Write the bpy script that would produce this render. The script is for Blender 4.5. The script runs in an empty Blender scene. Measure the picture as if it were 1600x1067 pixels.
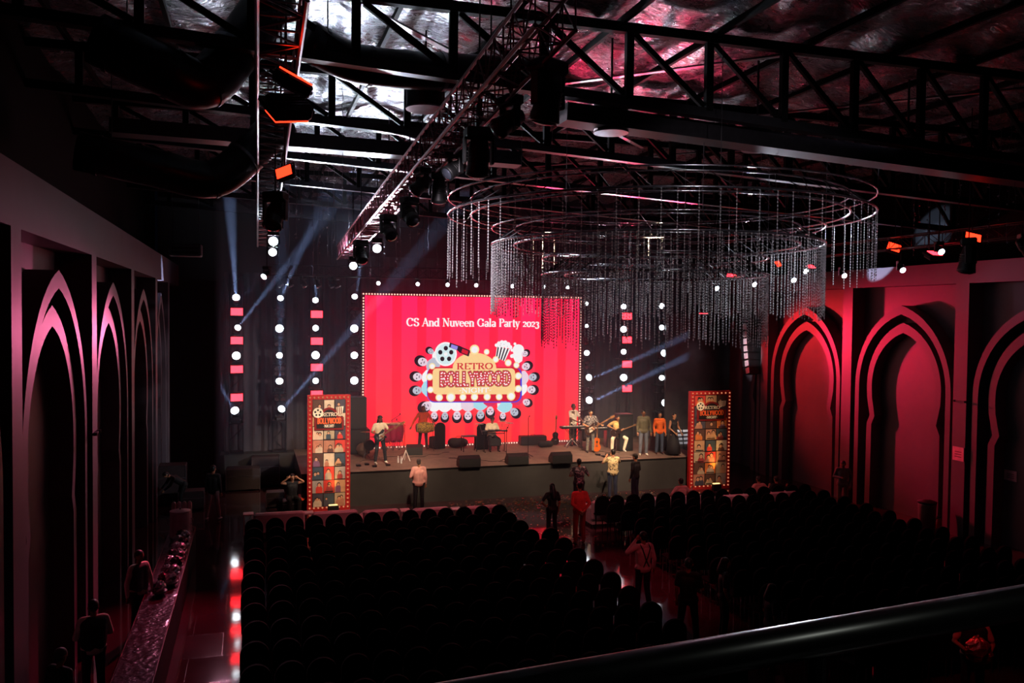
import bpy, bmesh, math, random
import numpy as np
from mathutils import Vector, Matrix, Euler
random.seed(7)
PI = math.pi
R = math.radians
sc = bpy.context.scene
col = sc.collection

# ------------------------------------------------------------------ camera
FPX = 1300.0
cam = bpy.data.cameras.new('camera')
camo = bpy.data.objects.new('camera', cam); col.objects.link(camo)
sc.camera = camo
cam.sensor_width = 36.0
cam.lens = FPX / 1600 * 36.0
cam.clip_start = 0.05
cam.clip_end = 200
YAW, PIT, ROL = R(17.2), R(1.73), R(0.6)
CF = Vector((math.sin(YAW) * math.cos(PIT), math.cos(YAW) * math.cos(PIT), -math.sin(PIT)))
R0 = Vector((math.cos(YAW), -math.sin(YAW), 0))
U0 = R0.cross(CF)
CR = R0 * math.cos(ROL) + U0 * math.sin(ROL)
CU = U0 * math.cos(ROL) - R0 * math.sin(ROL)
CP = Vector((0, 0, 6.6))
camo.matrix_world = Matrix(((CR.x, CU.x, -CF.x, CP.x), (CR.y, CU.y, -CF.y, CP.y), (CR.z, CU.z, -CF.z, CP.z), (0, 0, 0, 1)))

def ray(px, py):
    return CR * ((px - 800) / FPX) - CU * ((py - 533.5) / FPX) + CF
def PZ(px, py, z):
    d = ray(px, py); return CP + d * ((z - CP.z) / d.z)
def PY(px, py, y):
    d = ray(px, py); return CP + d * ((y - CP.y) / d.y)
def PX(px, py, x):
    d = ray(px, py); return CP + d * ((x - CP.x) / d.x)
def PD(px, py, dep):
    return CP + ray(px, py) * dep

# ------------------------------------------------------------------ world, exposure
w = bpy.data.worlds.new('world'); sc.world = w; w.use_nodes = True
w.node_tree.nodes['Background'].inputs[0].default_value = (.35, .4, 1, 1)
w.node_tree.nodes['Background'].inputs[1].default_value = 0.0012
sc.view_settings.view_transform = 'Standard'
sc.view_settings.look = 'None'
sc.view_settings.exposure = 0.0
sc.view_settings.gamma = 1.0
sc.view_settings.use_curve_mapping = False
sc.cycles.use_denoising = True
sc.cycles.max_bounces = 6
sc.cycles.diffuse_bounces = 3
sc.cycles.glossy_bounces = 3
sc.cycles.transmission_bounces = 3
sc.cycles.transparent_max_bounces = 24
sc.cycles.volume_bounces = 0
sc.cycles.sample_clamp_indirect = 4.0
sc.cycles.caustics_reflective = False
sc.cycles.caustics_refractive = False

def lin(c):
    out = []
    for v in c:
        v = v / 255.0
        out.append(v / 12.92 if v <= .04045 else ((v + .055) / 1.055) ** 2.4)
    return tuple(out)

def spot(loc, target, power, colr=(1, 1, 1), size=30, blend=.4, rad=.08):
    l = bpy.data.lights.new('stage_or_added_spot', 'SPOT')  # serves fixture beams and unseen added spots alike
    l.energy = power; l.color = colr; l.spot_size = R(size); l.spot_blend = blend; l.shadow_soft_size = rad
    o = bpy.data.objects.new('stage_or_added_spot', l); col.objects.link(o)
    o.location = loc
    d = Vector(target) - Vector(loc)
    o.rotation_euler = d.to_track_quat('-Z', 'Y').to_euler()
    return o

STAGE_Y, SCREEN_Y, STAGE_Z = 28.8, 33.6, 1.2
WL, WR = -3.0, 20.6
WARM = (1, .70, .46)
WHITE = (.78, .86, 1)
RED = (1, .02, .03)
PINK = (1, .02, .09)
# front wash on the stage from the lamps of the ceiling trusses
for x in (3.4, 7.4, 11.4, 14.8):
    spot((x * .75 + 2, 20.5, 9.2), (x, 30.6, 1.2), 5400, WARM, 34, .7, .15)
spot((10.5, 23.0, 9.2), (13.0, 30.2, 1.3), 4600, WARM, 26, .7, .15)
spot((6.0, 22.0, 9.2), (10.3, 28.3, 1.2), 1500, WARM, 12, .6, .1)
# white beams onto the foil of the roof
for (a, b, p, s) in (((2.0, 31.8, 3.0), (2.2, 24.0, 11.5), 5200, 30), ((4.5, 32, 4.0), (2.6, 19.0, 11.5), 3000, 26),
                     ((.4, 31, 4.0), (1.2, 20.0, 11.5), 3000, 26), ((3.2, 30, 5.0), (3.0, 14.5, 11.5), 2600, 24),
                     ((0.5, 30, 5.0), (.3, 12.5, 11.5), 700, 14), ((11.5, 32, 5.0), (6.8, 16.5, 11.5), 700, 24),
                     ((13.5, 32, 5.0), (10.0, 15.5, 11.5), 250, 26),
                     ((1.6, 27.0, 9.0), (1.8, 20.5, 11.5), 3200, 50), ((4.2, 27.0, 9.0), (3.8, 20.0, 11.5), 3800, 54), ((3.0, 23.0, 8.6), (3.0, 15.5, 11.5), 1500, 44), ((3.0, 28.6, 8.8), (3.0, 33.5, 11.3), 900, 80)):
    if a[1] > 27: a = (a[0], 26.9, min(a[2] + 3.2, 8.8))
    spot(a, b, p, WHITE, s, .8, .1)
for (a, b, p, s) in (((12.5, 31.5, 5.0), (6.5, 15.5, 11.5), 1300, 18), ((14.5, 31, 4.5), (9.0, 17.0, 11.5), 1300, 14), ((12.5, 30.5, 4.0), (15.5, 17.5, 11.5), 900, 9),
                     ((9.5, 27, 7.5), (8.0, 17.5, 11.5), 1600, 26), ((14.0, 27, 8.5), (12.5, 18.5, 11.5), 700, 16)):
    if a[1] > 27: a = (a[0], 26.9, min(a[2] + 3.2, 8.8))
    spot(a, b, p, (1, .04, .12), s, .8, .1)
# red wash on the two side walls from the outer lamp towers beside the stage
spot((16.7, 32.2, 6.6), (20.9, 27.2, 4.6), 2800, RED, 64, .8, .12)
spot((16.7, 31.9, 5.8), (20.9, 20.5, 4.5), 5200, PINK, 52, .8, .15)
spot((17.0, 26.6, 7.6), (20.7, 15.5, 7.4), 330, (.8, .38, .62), 24, .8, .15)
spot((-.6, 26.7, 6.0), (-3.3, 16.0, 5.2), 1400, (1, .17, .38), 34, .8, .12)
spot((-.2, 26.7, 5.0), (-3.0, 21.0, 4.9), 260, (.8, .7, 1), 7, .8, .08)
spot((0.9, 26.7, 7.5), (-3.1, 26.8, 5.8), 200, RED, 26, .8, .1)
# added unseen spots: red wash on aisles and buffet, accents nearby
spot((.9, 26.5, 8.6), (-1.9, 17.5, 0), 3800, (1, .03, .12), 27, .8, .15)
spot((8.5, 26.5, 8.8), (8.8, 19.0, 0), 2400, (1, .03, .10), 28, .8, .15)
spot((4.0, 22.0, 9.0), (4.6, 25.6, 0), 700, (1, .16, .2), 60, .8, .15)
spot((7.0, 26.8, 8.4), (8.4, 25.6, 0), 1100, WHITE, 18, .8, .1)
spot((6.0, 9.0, 9.8), (8.2, 17.5, .8), 420, (1, .08, .10), 26, .8, .1)
spot((4.2, 21.5, 9.2), (2.4, 28.3, 2.4), 800, WARM, 14, .8, .1)
spot((15.0, 26.5, 6.0), (18.6, 33, 2.0), 220, (.95, .95, .85), 26, .9, .1)
spot((13.0, 21.0, 9.0), (13.5, 25.6, 0), 700, (1, .16, .2), 60, .8, .15)
spot((-.9, 26.8, 5.6), (-1.8, 15.0, .9), 900, (1, .45, .62), 34, .8, .1)
spot((7.0, 8.0, 9.6), (11.9, 11.0, 1.2), 420, (1, .05, .06), 13, .8, .1)
spot((8.6, 15.5, 9.5), (9.4, 23.8, 1.0), 750, (1, .14, .16), 20, .8, .1)
# unseen spots added to brighten the crystal strands
spot((15.5, 24.0, 9.2), (11.6, 14.5, 8.4), 16000, (.85, .85, 1), 24, .6, .1)
spot((3.0, 23.0, 9.6), (4.5, 17.0, 8.4), 7000, (1, .8, .95), 40, .6, .1)
spot((18.5, 10.5, 9.8), (12.4, 17.2, 8.0), 14000, (.9, .9, 1), 20, .7, .1)
spot((1.5, 10.0, 9.8), (4.4, 16.8, 8.0), 4200, (1, .85, .95), 18, .7, .1)
spot((6.0, 4.0, 9.6), (8.7, 14.0, 7.8), 500, (1, .9, .95), 36, .6, .1)

# ------------------------------------------------------------------ materials
MATS = {}
def M(name, rgb, rough=.6, metal=0, var=.15, scale=6, bump=0, bscale=40, alpha=None, spec=.5, coat=0):
    if name in MATS: return MATS[name]
    m = bpy.data.materials.new(name); m.use_nodes = True
    nt = m.node_tree; b = nt.nodes['Principled BSDF']
    c = lin(rgb)
    tc = nt.nodes.new('ShaderNodeTexCoord')
    n = nt.nodes.new('ShaderNodeTexNoise'); n.inputs['Scale'].default_value = scale; n.inputs['Detail'].default_value = 4
    nt.links.new(tc.outputs['Object'], n.inputs['Vector'])
    r = nt.nodes.new('ShaderNodeValToRGB')
    r.color_ramp.elements[0].position = .3; r.color_ramp.elements[1].position = .7
    r.color_ramp.elements[0].color = (*[v * (1 - var) for v in c], 1)
    r.color_ramp.elements[1].color = (*[min(1, v * (1 + var)) for v in c], 1)
    nt.links.new(n.outputs['Fac'], r.inputs['Fac'])
    nt.links.new(r.outputs['Color'], b.inputs['Base Color'])
    b.inputs['Roughness'].default_value = rough; b.inputs['Metallic'].default_value = metal
    b.inputs['Specular IOR Level'].default_value = spec
    if coat: b.inputs['Coat Weight'].default_value = coat
    if bump:
        n2 = nt.nodes.new('ShaderNodeTexNoise'); n2.inputs['Scale'].default_value = bscale
        nt.links.new(tc.outputs['Object'], n2.inputs['Vector'])
        bp = nt.nodes.new('ShaderNodeBump'); bp.inputs['Strength'].default_value = bump; bp.inputs['Distance'].default_value = .02
        nt.links.new(n2.outputs['Fac'], bp.inputs['Height']); nt.links.new(bp.outputs['Normal'], b.inputs['Normal'])
    MATS[name] = m
    return m

def EM(name, rgb, s=1.0, raw=False):
    if name in MATS: return MATS[name]
    m = bpy.data.materials.new(name); m.use_nodes = True
    nt = m.node_tree; nt.nodes.remove(nt.nodes['Principled BSDF'])
    e = nt.nodes.new('ShaderNodeEmission')
    e.inputs['Color'].default_value = (*(rgb if raw else lin(rgb)), 1); e.inputs['Strength'].default_value = s
    nt.links.new(e.outputs[0], nt.nodes['Material Output'].inputs['Surface'])
    MATS[name] = m
    return m

BLACK = M('black_metal', (16, 16, 18), .45, .3)
BLACKP = M('black_plastic', (14, 14, 15), .5)
CLOTH_BLACK = M('black_cloth', (5, 5, 6), .9, 0, .2, 20, .1, 200, spec=.12)
STEEL = M('steel', (120, 120, 125), .3, .9)
DSTEEL = M('dark_steel', (34, 34, 38), .38, .6)
ALU = M('aluminium', (165, 165, 172), .28, .95)
WALLM = M('wall_paint', (92, 80, 88), .5, 0, .12, .8, .08, 3)
WHITEP = M('white_paint', (225, 222, 220), .5)
E_WHITE = EM('lens_glow', (.80, .90, 1), 12, True)
E_WHITE2 = EM('lens_glow_soft', (.85, .92, 1), 6, True)
E_RED = EM('red_panel_glow', (1, .012, .02), 14, True)
E_REDHOT = EM('orange_panel_glow', (1, .020, .006), 6, True)

# ------------------------------------------------------------------ mesh helper
class MB:
    def __init__(s): s.v = []; s.f = []; s.m = []; s.mi = 0; s.T = None
    def add(s, vs, fs):
        o = len(s.v)
        if s.T is not None: vs = [s.T @ Vector(p) for p in vs]
        s.v += [tuple(p) for p in vs]; s.f += [tuple(i + o for i in f) for f in fs]; s.m += [s.mi] * len(fs)
        return s
    def box(s, c, d, rz=0, M4=None):
        x, y, z = d[0] / 2, d[1] / 2, d[2] / 2
        vs = [Vector((a * x, b * y, e * z)) for e in (-1, 1) for b in (-1, 1) for a in (-1, 1)]
        if rz:
            q = Matrix.Rotation(rz, 3, 'Z'); vs = [q @ v for v in vs]
        if M4 is not None: vs = [M4 @ v for v in vs]
        vs = [v + Vector(c) for v in vs]
        return s.add(vs, [(0, 2, 3, 1), (4, 5, 7, 6), (0, 1, 5, 4), (2, 6, 7, 3), (0, 4, 6, 2), (1, 3, 7, 5)])
    def bbox(s, c, d, b=.02, rz=0, M4=None):
        """box with chamfered vertical and horizontal edges"""
        x, y, z = d[0] / 2, d[1] / 2, d[2] / 2
        b = min(b, x * .9, y * .9, z * .9)
        vs = []; 
        for zz, k in ((-z, b), (-z + b, 0), (z - b, 0), (z, b)):
            X, Y = x - k, y - k
            for p in ((-X + b, -Y), (X - b, -Y), (X, -Y + b), (X, Y - b), (X - b, Y), (-X + b, Y), (-X, Y - b), (-X, -Y + b)):
                vs.append(Vector((p[0], p[1], zz)))
        fs = [tuple(range(7, -1, -1)), tuple(range(24, 32))]
        for k in range(3):
            for i in range(8):
                j = (i + 1) % 8
                fs.append((k * 8 + i, k * 8 + j, k * 8 + 8 + j, k * 8 + 8 + i))
        if rz:
            q = Matrix.Rotation(rz, 3, 'Z'); vs = [q @ v for v in vs]
        if M4 is not None: vs = [M4 @ v for v in vs]
        return s.add([v + Vector(c) for v in vs], fs)
    def tube(s, pts, r, n=8, cap=True):
        pts = [Vector(p) for p in pts]
        rs = r if isinstance(r, (list, tuple)) else [r] * len(pts)
        vs = []; up = None
        for i, p in enumerate(pts):
            t = (pts[min(i + 1, len(pts) - 1)] - pts[max(i - 1, 0)])
            if t.length < 1e-9: t = Vector((0, 0, 1))
            t.normalize()
            if up is None:
                up = Vector((0, 0, 1)) if abs(t.z) < .9 else Vector((1, 0, 0))
            a = t.cross(up)
            if a.length < 1e-4: a = t.cross(Vector((0, 1, 0)))
            a.normalize(); b = a.cross(t).normalized(); up = b
            for k in range(n):
                th = 2 * PI * k / n
                vs.append(p + (a * math.cos(th) + b * math.sin(th)) * rs[i])
        fs = []
        for i in range(len(pts) - 1):
            for k in range(n):
                j = (k + 1) % n
                fs.append((i * n + k, i * n + j, i * n + n + j, i * n + n + k))
        if cap:
            fs.append(tuple(range(n - 1, -1, -1))); fs.append(tuple((len(pts) - 1) * n + k for k in range(n)))
        return s.add(vs, fs)
    def bar(s, a, b, wd, ht=None):
        """square bar from a to b"""
        a = Vector(a); b = Vector(b); ht = ht or wd
        t = b - a; L = t.length
        if L < 1e-6: return s
        q = t.to_track_quat('Y', 'Z').to_matrix()
        return s.box((a + b) / 2, (wd, L, ht), 0, q)
    def lathe(s, prof, n=16, c=(0, 0, 0), M4=None):
        vs = []
        for r, z in prof:
            for k in range(n):
                th = 2 * PI * k / n
                v = Vector((r * math.cos(th), r * math.sin(th), z))
                if M4 is not None: v = M4 @ v
                vs.append(v + Vector(c))
        fs = []
        for i in range(len(prof) - 1):
            for k in range(n):
                j = (k + 1) % n
                fs.append((i * n + k, i * n + j, i * n + n + j, i * n + n + k))
        fs.append(tuple(range(n - 1, -1, -1))); fs.append(tuple((len(prof) - 1) * n + k for k in range(n)))
        return s.add(vs, fs)
    def ball(s, c, r, n=10, m=7, M4=None):
        rr = r if isinstance(r, (list, tuple)) else (r, r, r)
        vs = [Vector((0, 0, -rr[2]))]
        for i in range(1, m):
            ph = -PI / 2 + PI * i / m
            for k in range(n):
                th = 2 * PI * k / n
                vs.append(Vector((rr[0] * math.cos(ph) * math.cos(th), rr[1] * math.cos(ph) * math.sin(th), rr[2] * math.sin(ph))))
        vs.append(Vector((0, 0, rr[2])))
        fs = []
        for k in range(n): fs.append((0, 1 + (k + 1) % n, 1 + k))
        for i in range(m - 2):
            for k in range(n):
                j = (k + 1) % n; a = 1 + i * n
                fs.append((a + k, a + j, a + n + j, a + n + k))
        L = len(vs) - 1; a = 1 + (m - 2) * n
        for k in range(n): fs.append((a + k, a + (k + 1) % n, L))
        if M4 is not None: vs = [M4 @ v for v in vs]
        return s.add([v + Vector(c) for v in vs], fs)
    def cap(s, a, b, ra, rb, n=10):
        """capsule with round ends (tapered)"""
        a = Vector(a); b = Vector(b); t = b - a
        L = max(t.length, 1e-5); t = t / L
        pts = []; rs = []
        for k in range(4):
            th = PI / 2 * (1 - k / 3.0)
            pts.append(a - t * (ra * math.sin(th))); rs.append(max(ra * math.cos(th), ra * .08))
        for k in range(4):
            th = PI / 2 * (k / 3.0)
            pts.append(b + t * (rb * math.sin(th))); rs.append(max(rb * math.cos(th), rb * .08))
        return s.tube(pts, rs, n)
    def prism(s, poly, y0, y1):
        """polygon in x,z extruded from y0 to y1"""
        n = len(poly)
        ar = sum(poly[i][0] * poly[(i + 1) % n][1] - poly[(i + 1) % n][0] * poly[i][1] for i in range(n))
        if ar < 0: poly = poly[::-1]
        vs = [(p[0], y0, p[1]) for p in poly] + [(p[0], y1, p[1]) for p in poly]
        fs = [tuple(range(n)), tuple(range(2 * n - 1, n - 1, -1))]
        if y1 < y0: pass
        for i in range(n):
            j = (i + 1) % n; fs.append((j, i, n + i, n + j))
        return s.add(vs, fs)
    def disc(s, cx, cz, rx, rz, y0, y1, n=18, rot=0):
        c, q = math.cos(rot), math.sin(rot)
        return s.prism([(cx + rx * math.cos(2 * PI * k / n) * c - rz * math.sin(2 * PI * k / n) * q, cz + rx * math.cos(2 * PI * k / n) * q + rz * math.sin(2 * PI * k / n) * c) for k in range(n)], y0, y1)
    def mesh(s, name, mats, smooth=False):
        me = bpy.data.meshes.new(name); me.from_pydata(s.v, [], s.f)
        for m in (mats if isinstance(mats, (list, tuple)) else [mats]): me.materials.append(m)
        if isinstance(mats, (list, tuple)) and len(mats) > 1: me.polygons.foreach_set('material_index', s.m)
        if smooth: me.polygons.foreach_set('use_smooth', [True] * len(me.polygons))
        me.update(); return me
    def build(s, name, mats, parent=None, loc=None, smooth=False, label=None, kind=None):
        o = bpy.data.objects.new(name, s.mesh(name, mats, smooth)); col.objects.link(o)
        if parent: o.parent = parent
        if loc is not None: o.location = loc
        if label: o['label'] = label
        if kind: o['kind'] = kind
        return o

def T(name, label, cat, loc=(0, 0, 0), rz=0, group=None):
    o = bpy.data.objects.new(name, None); col.objects.link(o)
    o.empty_display_size = .1
    o.location = loc; o.rotation_euler = (0, 0, rz); o['label'] = label; o['category'] = cat
    if group: o['group'] = group
    return o
def tag(o, label, cat, group=None):
    o['label'] = label; o['category'] = cat
    if group: o['group'] = group
    return o
def dup(src, loc=None, rz=None, label=None, group=None, parent=None):
    c = src.copy(); col.objects.link(c)
    if loc is not None: c.location = loc
    if rz is not None: c.rotation_euler = (0, 0, rz)
    if label: c['label'] = label
    if group: c['group'] = group
    if parent: c.parent = parent
    for ch in list(src.children):
        dup(ch, parent=c)
    return c
def struct(o): o['kind'] = 'structure'; return o
ORD = ['first', 'second', 'third', 'fourth', 'fifth', 'sixth', 'seventh', 'eighth', 'ninth', 'tenth', 'eleventh', 'twelfth', 'thirteenth', 'fourteenth', 'fifteenth', 'sixteenth', 'seventeenth', 'eighteenth', 'nineteenth', 'twentieth', 'twenty-first', 'twenty-second', 'twenty-third', 'twenty-fourth']
# ------------------------------------------------------------------ floor
def floor_mat():
    m = M('floor_polish', (60, 36, 42), .16, 0, .35, .7, .04, 2.5, spec=.6)
    nt = m.node_tree; b = nt.nodes['Principled BSDF']
    tc = [n for n in nt.nodes if n.type == 'TEX_COORD'][0]
    br = nt.nodes.new('ShaderNodeTexBrick'); br.inputs['Scale'].default_value = 1
    br.inputs['Mortar Size'].default_value = .004; br.inputs['Brick Width'].default_value = 1.2; br.inputs['Row Height'].default_value = 1.2
    br.inputs['Color1'].default_value = (.06, .06, .06, 1); br.inputs['Color2'].default_value = (.09, .09, .09, 1); br.inputs['Mortar'].default_value = (.19, .19, .19, 1)
    nt.links.new(tc.outputs['Object'], br.inputs['Vector']); nt.links.new(br.outputs['Color'], b.inputs['Roughness'])
    return m
struct(MB().box((8.8, 16, -.1), (26, 46, .2)).build('floor', floor_mat()))

# ------------------------------------------------------------------ side walls with pointed arches
def arch_half(hw, spring, H, notch=False):
    pts = [(hw, 0)]
    if notch: pts += [(hw - .02, spring - 1.35), (hw - .17, spring - 1.05), (hw - .1, spring - .75), (hw - .02, spring - .4)]
    c = (H * H - hw * hw) / (2 * hw); rad = hw + c
    a1 = math.atan2(H, c)
    for k in range(15):
        a = a1 * k / 14
        pts.append((-c + rad * math.cos(a), spring + rad * math.sin(a)))
    return pts
def arch_outline(*a):
    h = arch_half(*a)
    return h + [(-p[0], p[1]) for p in h[-2::-1]]
def ring(mb, out, inn, xf, xb, yc):
    n = len(out)
    vs = []
    for x in (xf, xb):
        vs += [(x, yc + s, z) for s, z in out] + [(x, yc + s, z) for s, z in inn]
    fs = []
    for i in range(n - 1):
        fs += [(i, i + 1, n + i + 1, n + i), (2 * n + i, 3 * n + i, 3 * n + i + 1, 2 * n + i + 1),
               (i, 2 * n + i, 2 * n + i + 1, i + 1), (n + i, n + i + 1, 3 * n + i + 1, 3 * n + i)]
    mb.add(vs, fs)
tn = [0]
def trim(mb, mat=WALLM):
    tn[0] += 1
    return struct(mb.build('trim_%d' % tn[0], mat))
def side_wall(X, sgn, piers, ztop, zbeam, name, y0, y1, hwk):
    """sgn +1: the room lies towards -X (right wall)"""
    back = X + sgn * .55
    struct(MB().box((back + sgn * .15, (y0 + y1) / 2, ztop / 2), (.3, y1 - y0, ztop)).build('wall_' + name, WALLM))
    trim(MB().box((X + sgn * .2745, (y0 + y1) / 2, (ztop + zbeam) / 2), (.549, y1 - y0, ztop - zbeam)))
    struct(MB().box((X + sgn * 1.0, (y0 + y1) / 2, (ztop + 11.7) / 2), (.2, y1 - y0, 11.7 - ztop)).build('wall_upper_' + name, M('wall_black', (4, 4, 5), .8, spec=.1)))
    for y in piers:
        mb = MB(); mb.box((X + sgn * .2745, y, zbeam / 2), (.549, .5, zbeam))
        trim(mb)
    for a, b in zip(piers, piers[1:]):
        yc = (a + b) / 2; hw = (b - a) / 2 * hwk
        mb = MB()
        sp, H = 4.3, (2.8 if sgn > 0 else 2.98)
        ring(mb, arch_outline(hw, sp, H), arch_outline(hw - .2, sp, H - .3), X + sgn * .06, back, yc)
        trim(mb)
        mb = MB()
        ring(mb, arch_outline(hw - .48, sp, H - .58, True), arch_outline(hw - .72, sp, H - .92, True), X + sgn * .16, back, yc)
        trim(mb)
rp = [PX(1322, 600, WR).y, PX(1500, 600, WR).y]
sp_ = rp[0] - rp[1]
rp = [rp[1] - 2 * sp_, rp[1] - sp_, rp[1], rp[0], rp[0] + sp_, rp[0] + 2 * sp_]
side_wall(WR, 1, rp, 8.4, 7.75, 'right', 4, 37, .84)
lp = [PX(27, 600, WL).y, PX(148, 600, WL).y]
sl = lp[1] - lp[0]
lp = [lp[0] - sl, lp[0], lp[1], lp[1] + sl * .97, lp[1] + 2 * sl * .97, lp[1] + 2 * sl * .97 + 4]
side_wall(WL, -1, lp, 8.55, 7.7, 'left', 4, 37, .84)

# back wall, dark drapes and side panels behind the stage
struct(MB().box((8.8, 37.1, 5.8), (25.2, .2, 11.7)).build('wall_back', M('back_wall_paint', (26, 24, 30), .7)))
struct(MB().box((18.9, 33.0, 3.4), (3.2, .12, 6.8)).build('wall_side_stage', M('grey_board', (84, 82, 84), .35, .3, .25, 2)))

# ------------------------------------------------------------------ foil roof
def foil():
    m = bpy.data.materials.new('foil_insulation'); m.use_nodes = True
    nt = m.node_tree; b = nt.nodes['Principled BSDF']
    tc = nt.nodes.new('ShaderNodeTexCoord')
    mp = nt.nodes.new('ShaderNodeMapping'); mp.inputs['Scale'].default_value = (.7, 1.5, 1); nt.links.new(tc.outputs['Object'], mp.inputs['Vector'])
    n1 = nt.nodes.new('ShaderNodeTexNoise'); n1.inputs['Scale'].default_value = 2.2; n1.inputs['Detail'].default_value = 9; n1.inputs['Roughness'].default_value = .7
    n1.inputs['Distortion'].default_value = 1.5
    nt.links.new(mp.outputs[0], n1.inputs['Vector'])
    n2 = nt.nodes.new('ShaderNodeTexNoise'); n2.inputs['Scale'].default_value = 11; n2.inputs['Detail'].default_value = 3
    nt.links.new(mp.outputs[0], n2.inputs['Vector'])
    ad = nt.nodes.new('ShaderNodeMath'); ad.operation = 'MULTIPLY_ADD'; ad.inputs[1].default_value = .42
    nt.links.new(n2.outputs['Fac'], ad.inputs[0]); nt.links.new(n1.outputs['Fac'], ad.inputs[2])
    bp = nt.nodes.new('ShaderNodeBump'); bp.inputs['Strength'].default_value = 1.0; bp.inputs['Distance'].default_value = .3
    nt.links.new(ad.outputs[0], bp.inputs['Height']); nt.links.new(bp.outputs['Normal'], b.inputs['Normal'])
    b.inputs['Metallic'].default_value = 1
    rp = nt.nodes.new('ShaderNodeValToRGB'); rp.color_ramp.elements[0].position = .38; rp.color_ramp.elements[1].position = .62
    rp.color_ramp.elements[0].color = (.10, .10, .11, 1); rp.color_ramp.elements[1].color = (.62, .62, .65, 1)  # bright and dark crinkle contrast painted into the colour, along with tarnish
    n3 = nt.nodes.new('ShaderNodeTexNoise'); n3.inputs['Scale'].default_value = 3.2; n3.inputs['Detail'].default_value = 8; n3.inputs['Roughness'].default_value = .75; n3.inputs['Distortion'].default_value = 2.5
    nt.links.new(mp.outputs[0], n3.inputs['Vector']); nt.links.new(n3.outputs['Fac'], rp.inputs['Fac']); nt.links.new(rp.outputs['Color'], b.inputs['Base Color'])
    mr = nt.nodes.new('ShaderNodeMapRange'); mr.inputs['From Min'].default_value = .35; mr.inputs['From Max'].default_value = .65; mr.inputs['To Min'].default_value = .42; mr.inputs['To Max'].default_value = .14
    nt.links.new(n3.outputs['Fac'], mr.inputs['Value']); nt.links.new(mr.outputs[0], b.inputs['Roughness'])
    return m
FOIL = foil()
mb = MB()
NX, NY = 98, 130
X0, X1, Y0, Y1 = -4.4, 22.2, 2.0, 37.0
vs = []
for j in range(NY + 1):
    for i in range(NX + 1):
        x = X0 + (X1 - X0) * i / NX; y = Y0 + (Y1 - Y0) * j / NY
        z = 11.72 - .16 * abs(math.sin((x + .3) * PI / 1.55)) ** .7 + .05 * math.sin(y * 2.3 + math.sin(x * 1.7) * 2) + random.uniform(-.025, .025)
        vs.append((x, y, z))
mb.add(vs, [(j * (NX + 1) + i, (j + 1) * (NX + 1) + i, (j + 1) * (NX + 1) + i + 1, j * (NX + 1) + i + 1) for j in range(NY) for i in range(NX)])
struct(mb.build('ceiling', FOIL, smooth=True))

# ------------------------------------------------------------------ roof trusses and purlins
def lowz(x): return 10.38 - .048 * (x - .8)
TY = [12.8, 16.9, 21.0, 25.1, 29.2, 33.3]
sx = 1.5
posts_x = [.4652 * 12.8 + sx * k for k in range(-6, 11)]
TL = ['nearest the balcony, its lower flange pale', 'behind the widest span, over the crystal rings', 'over the front rows', 'just ahead of the stage front', 'over the stage', 'over the video wall']
TRB = M('truss_black', (5, 5, 6), .7, 0, spec=.15)
pm = MB().box((0, 0, -.5), (.13, .10, 1)).mesh('post', TRB)
for k, Y in enumerate(TY):
    t = T('roof_truss', 'dark steel roof truss crossing the hall ' + TL[k], 'truss', (0, Y, 0), group='roof trusses')
    MB().bar((-3.9, 0, 11.4), (21.3, 0, 11.4), .14, .16).build('top_chord', TRB, t)
    m_ = MB(); m_.bar((-3.9, 0, lowz(-3.9)), (21.3, 0, lowz(21.3)), .20, .05)
    m_.bar((-3.9, 0, lowz(-3.9) + .08), (21.3, 0, lowz(21.3) + .08), .08, .14)
    m_.build('bottom_chord', M('flange_steel', (48, 46, 52), .4, .6), t)
    for i, x in enumerate(posts_x):
        if x < -3.7 or x > 21.2: continue
        o = bpy.data.objects.new('post', pm); col.objects.link(o); o.parent = t
        o.location = (x, 0, 11.33); o.scale = (1, 1, 11.33 - lowz(x) - .1)
        if x + sx < 21.2:
            MB().bar((x + .1, .02, 11.32), (x + sx - .08, .02, lowz(x + sx) + .18), .07, .09).build('brace', TRB, t)
pm2 = MB().box((0, 19.5, 0), (.07, 34.5, .12)).mesh('purlin', TRB)
for i in range(14):
    x = -3.2 + 1.8 * i
    o = bpy.data.objects.new('purlin', pm2); col.objects.link(o); o.location = (x, 0, 11.5); struct(o)

# flat roof bracing straps
for k, (a, b) in enumerate((((1.5, 12.8), (5.7, 16.9)), ((9, 12.8), (4.8, 16.9)), ((6, 16.9), (10.2, 21)), ((15, 12.8), (10.9, 16.9)), ((3, 21), (7, 25.1)), ((12, 21), (8, 25.1)), ((16.5, 16.9), (12.4, 21)))):
    struct(MB().bar((a[0], a[1], 11.28), (b[0], b[1], 11.28), .12, .03).build('trim_%d' % (100 + k), STEEL))

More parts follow.
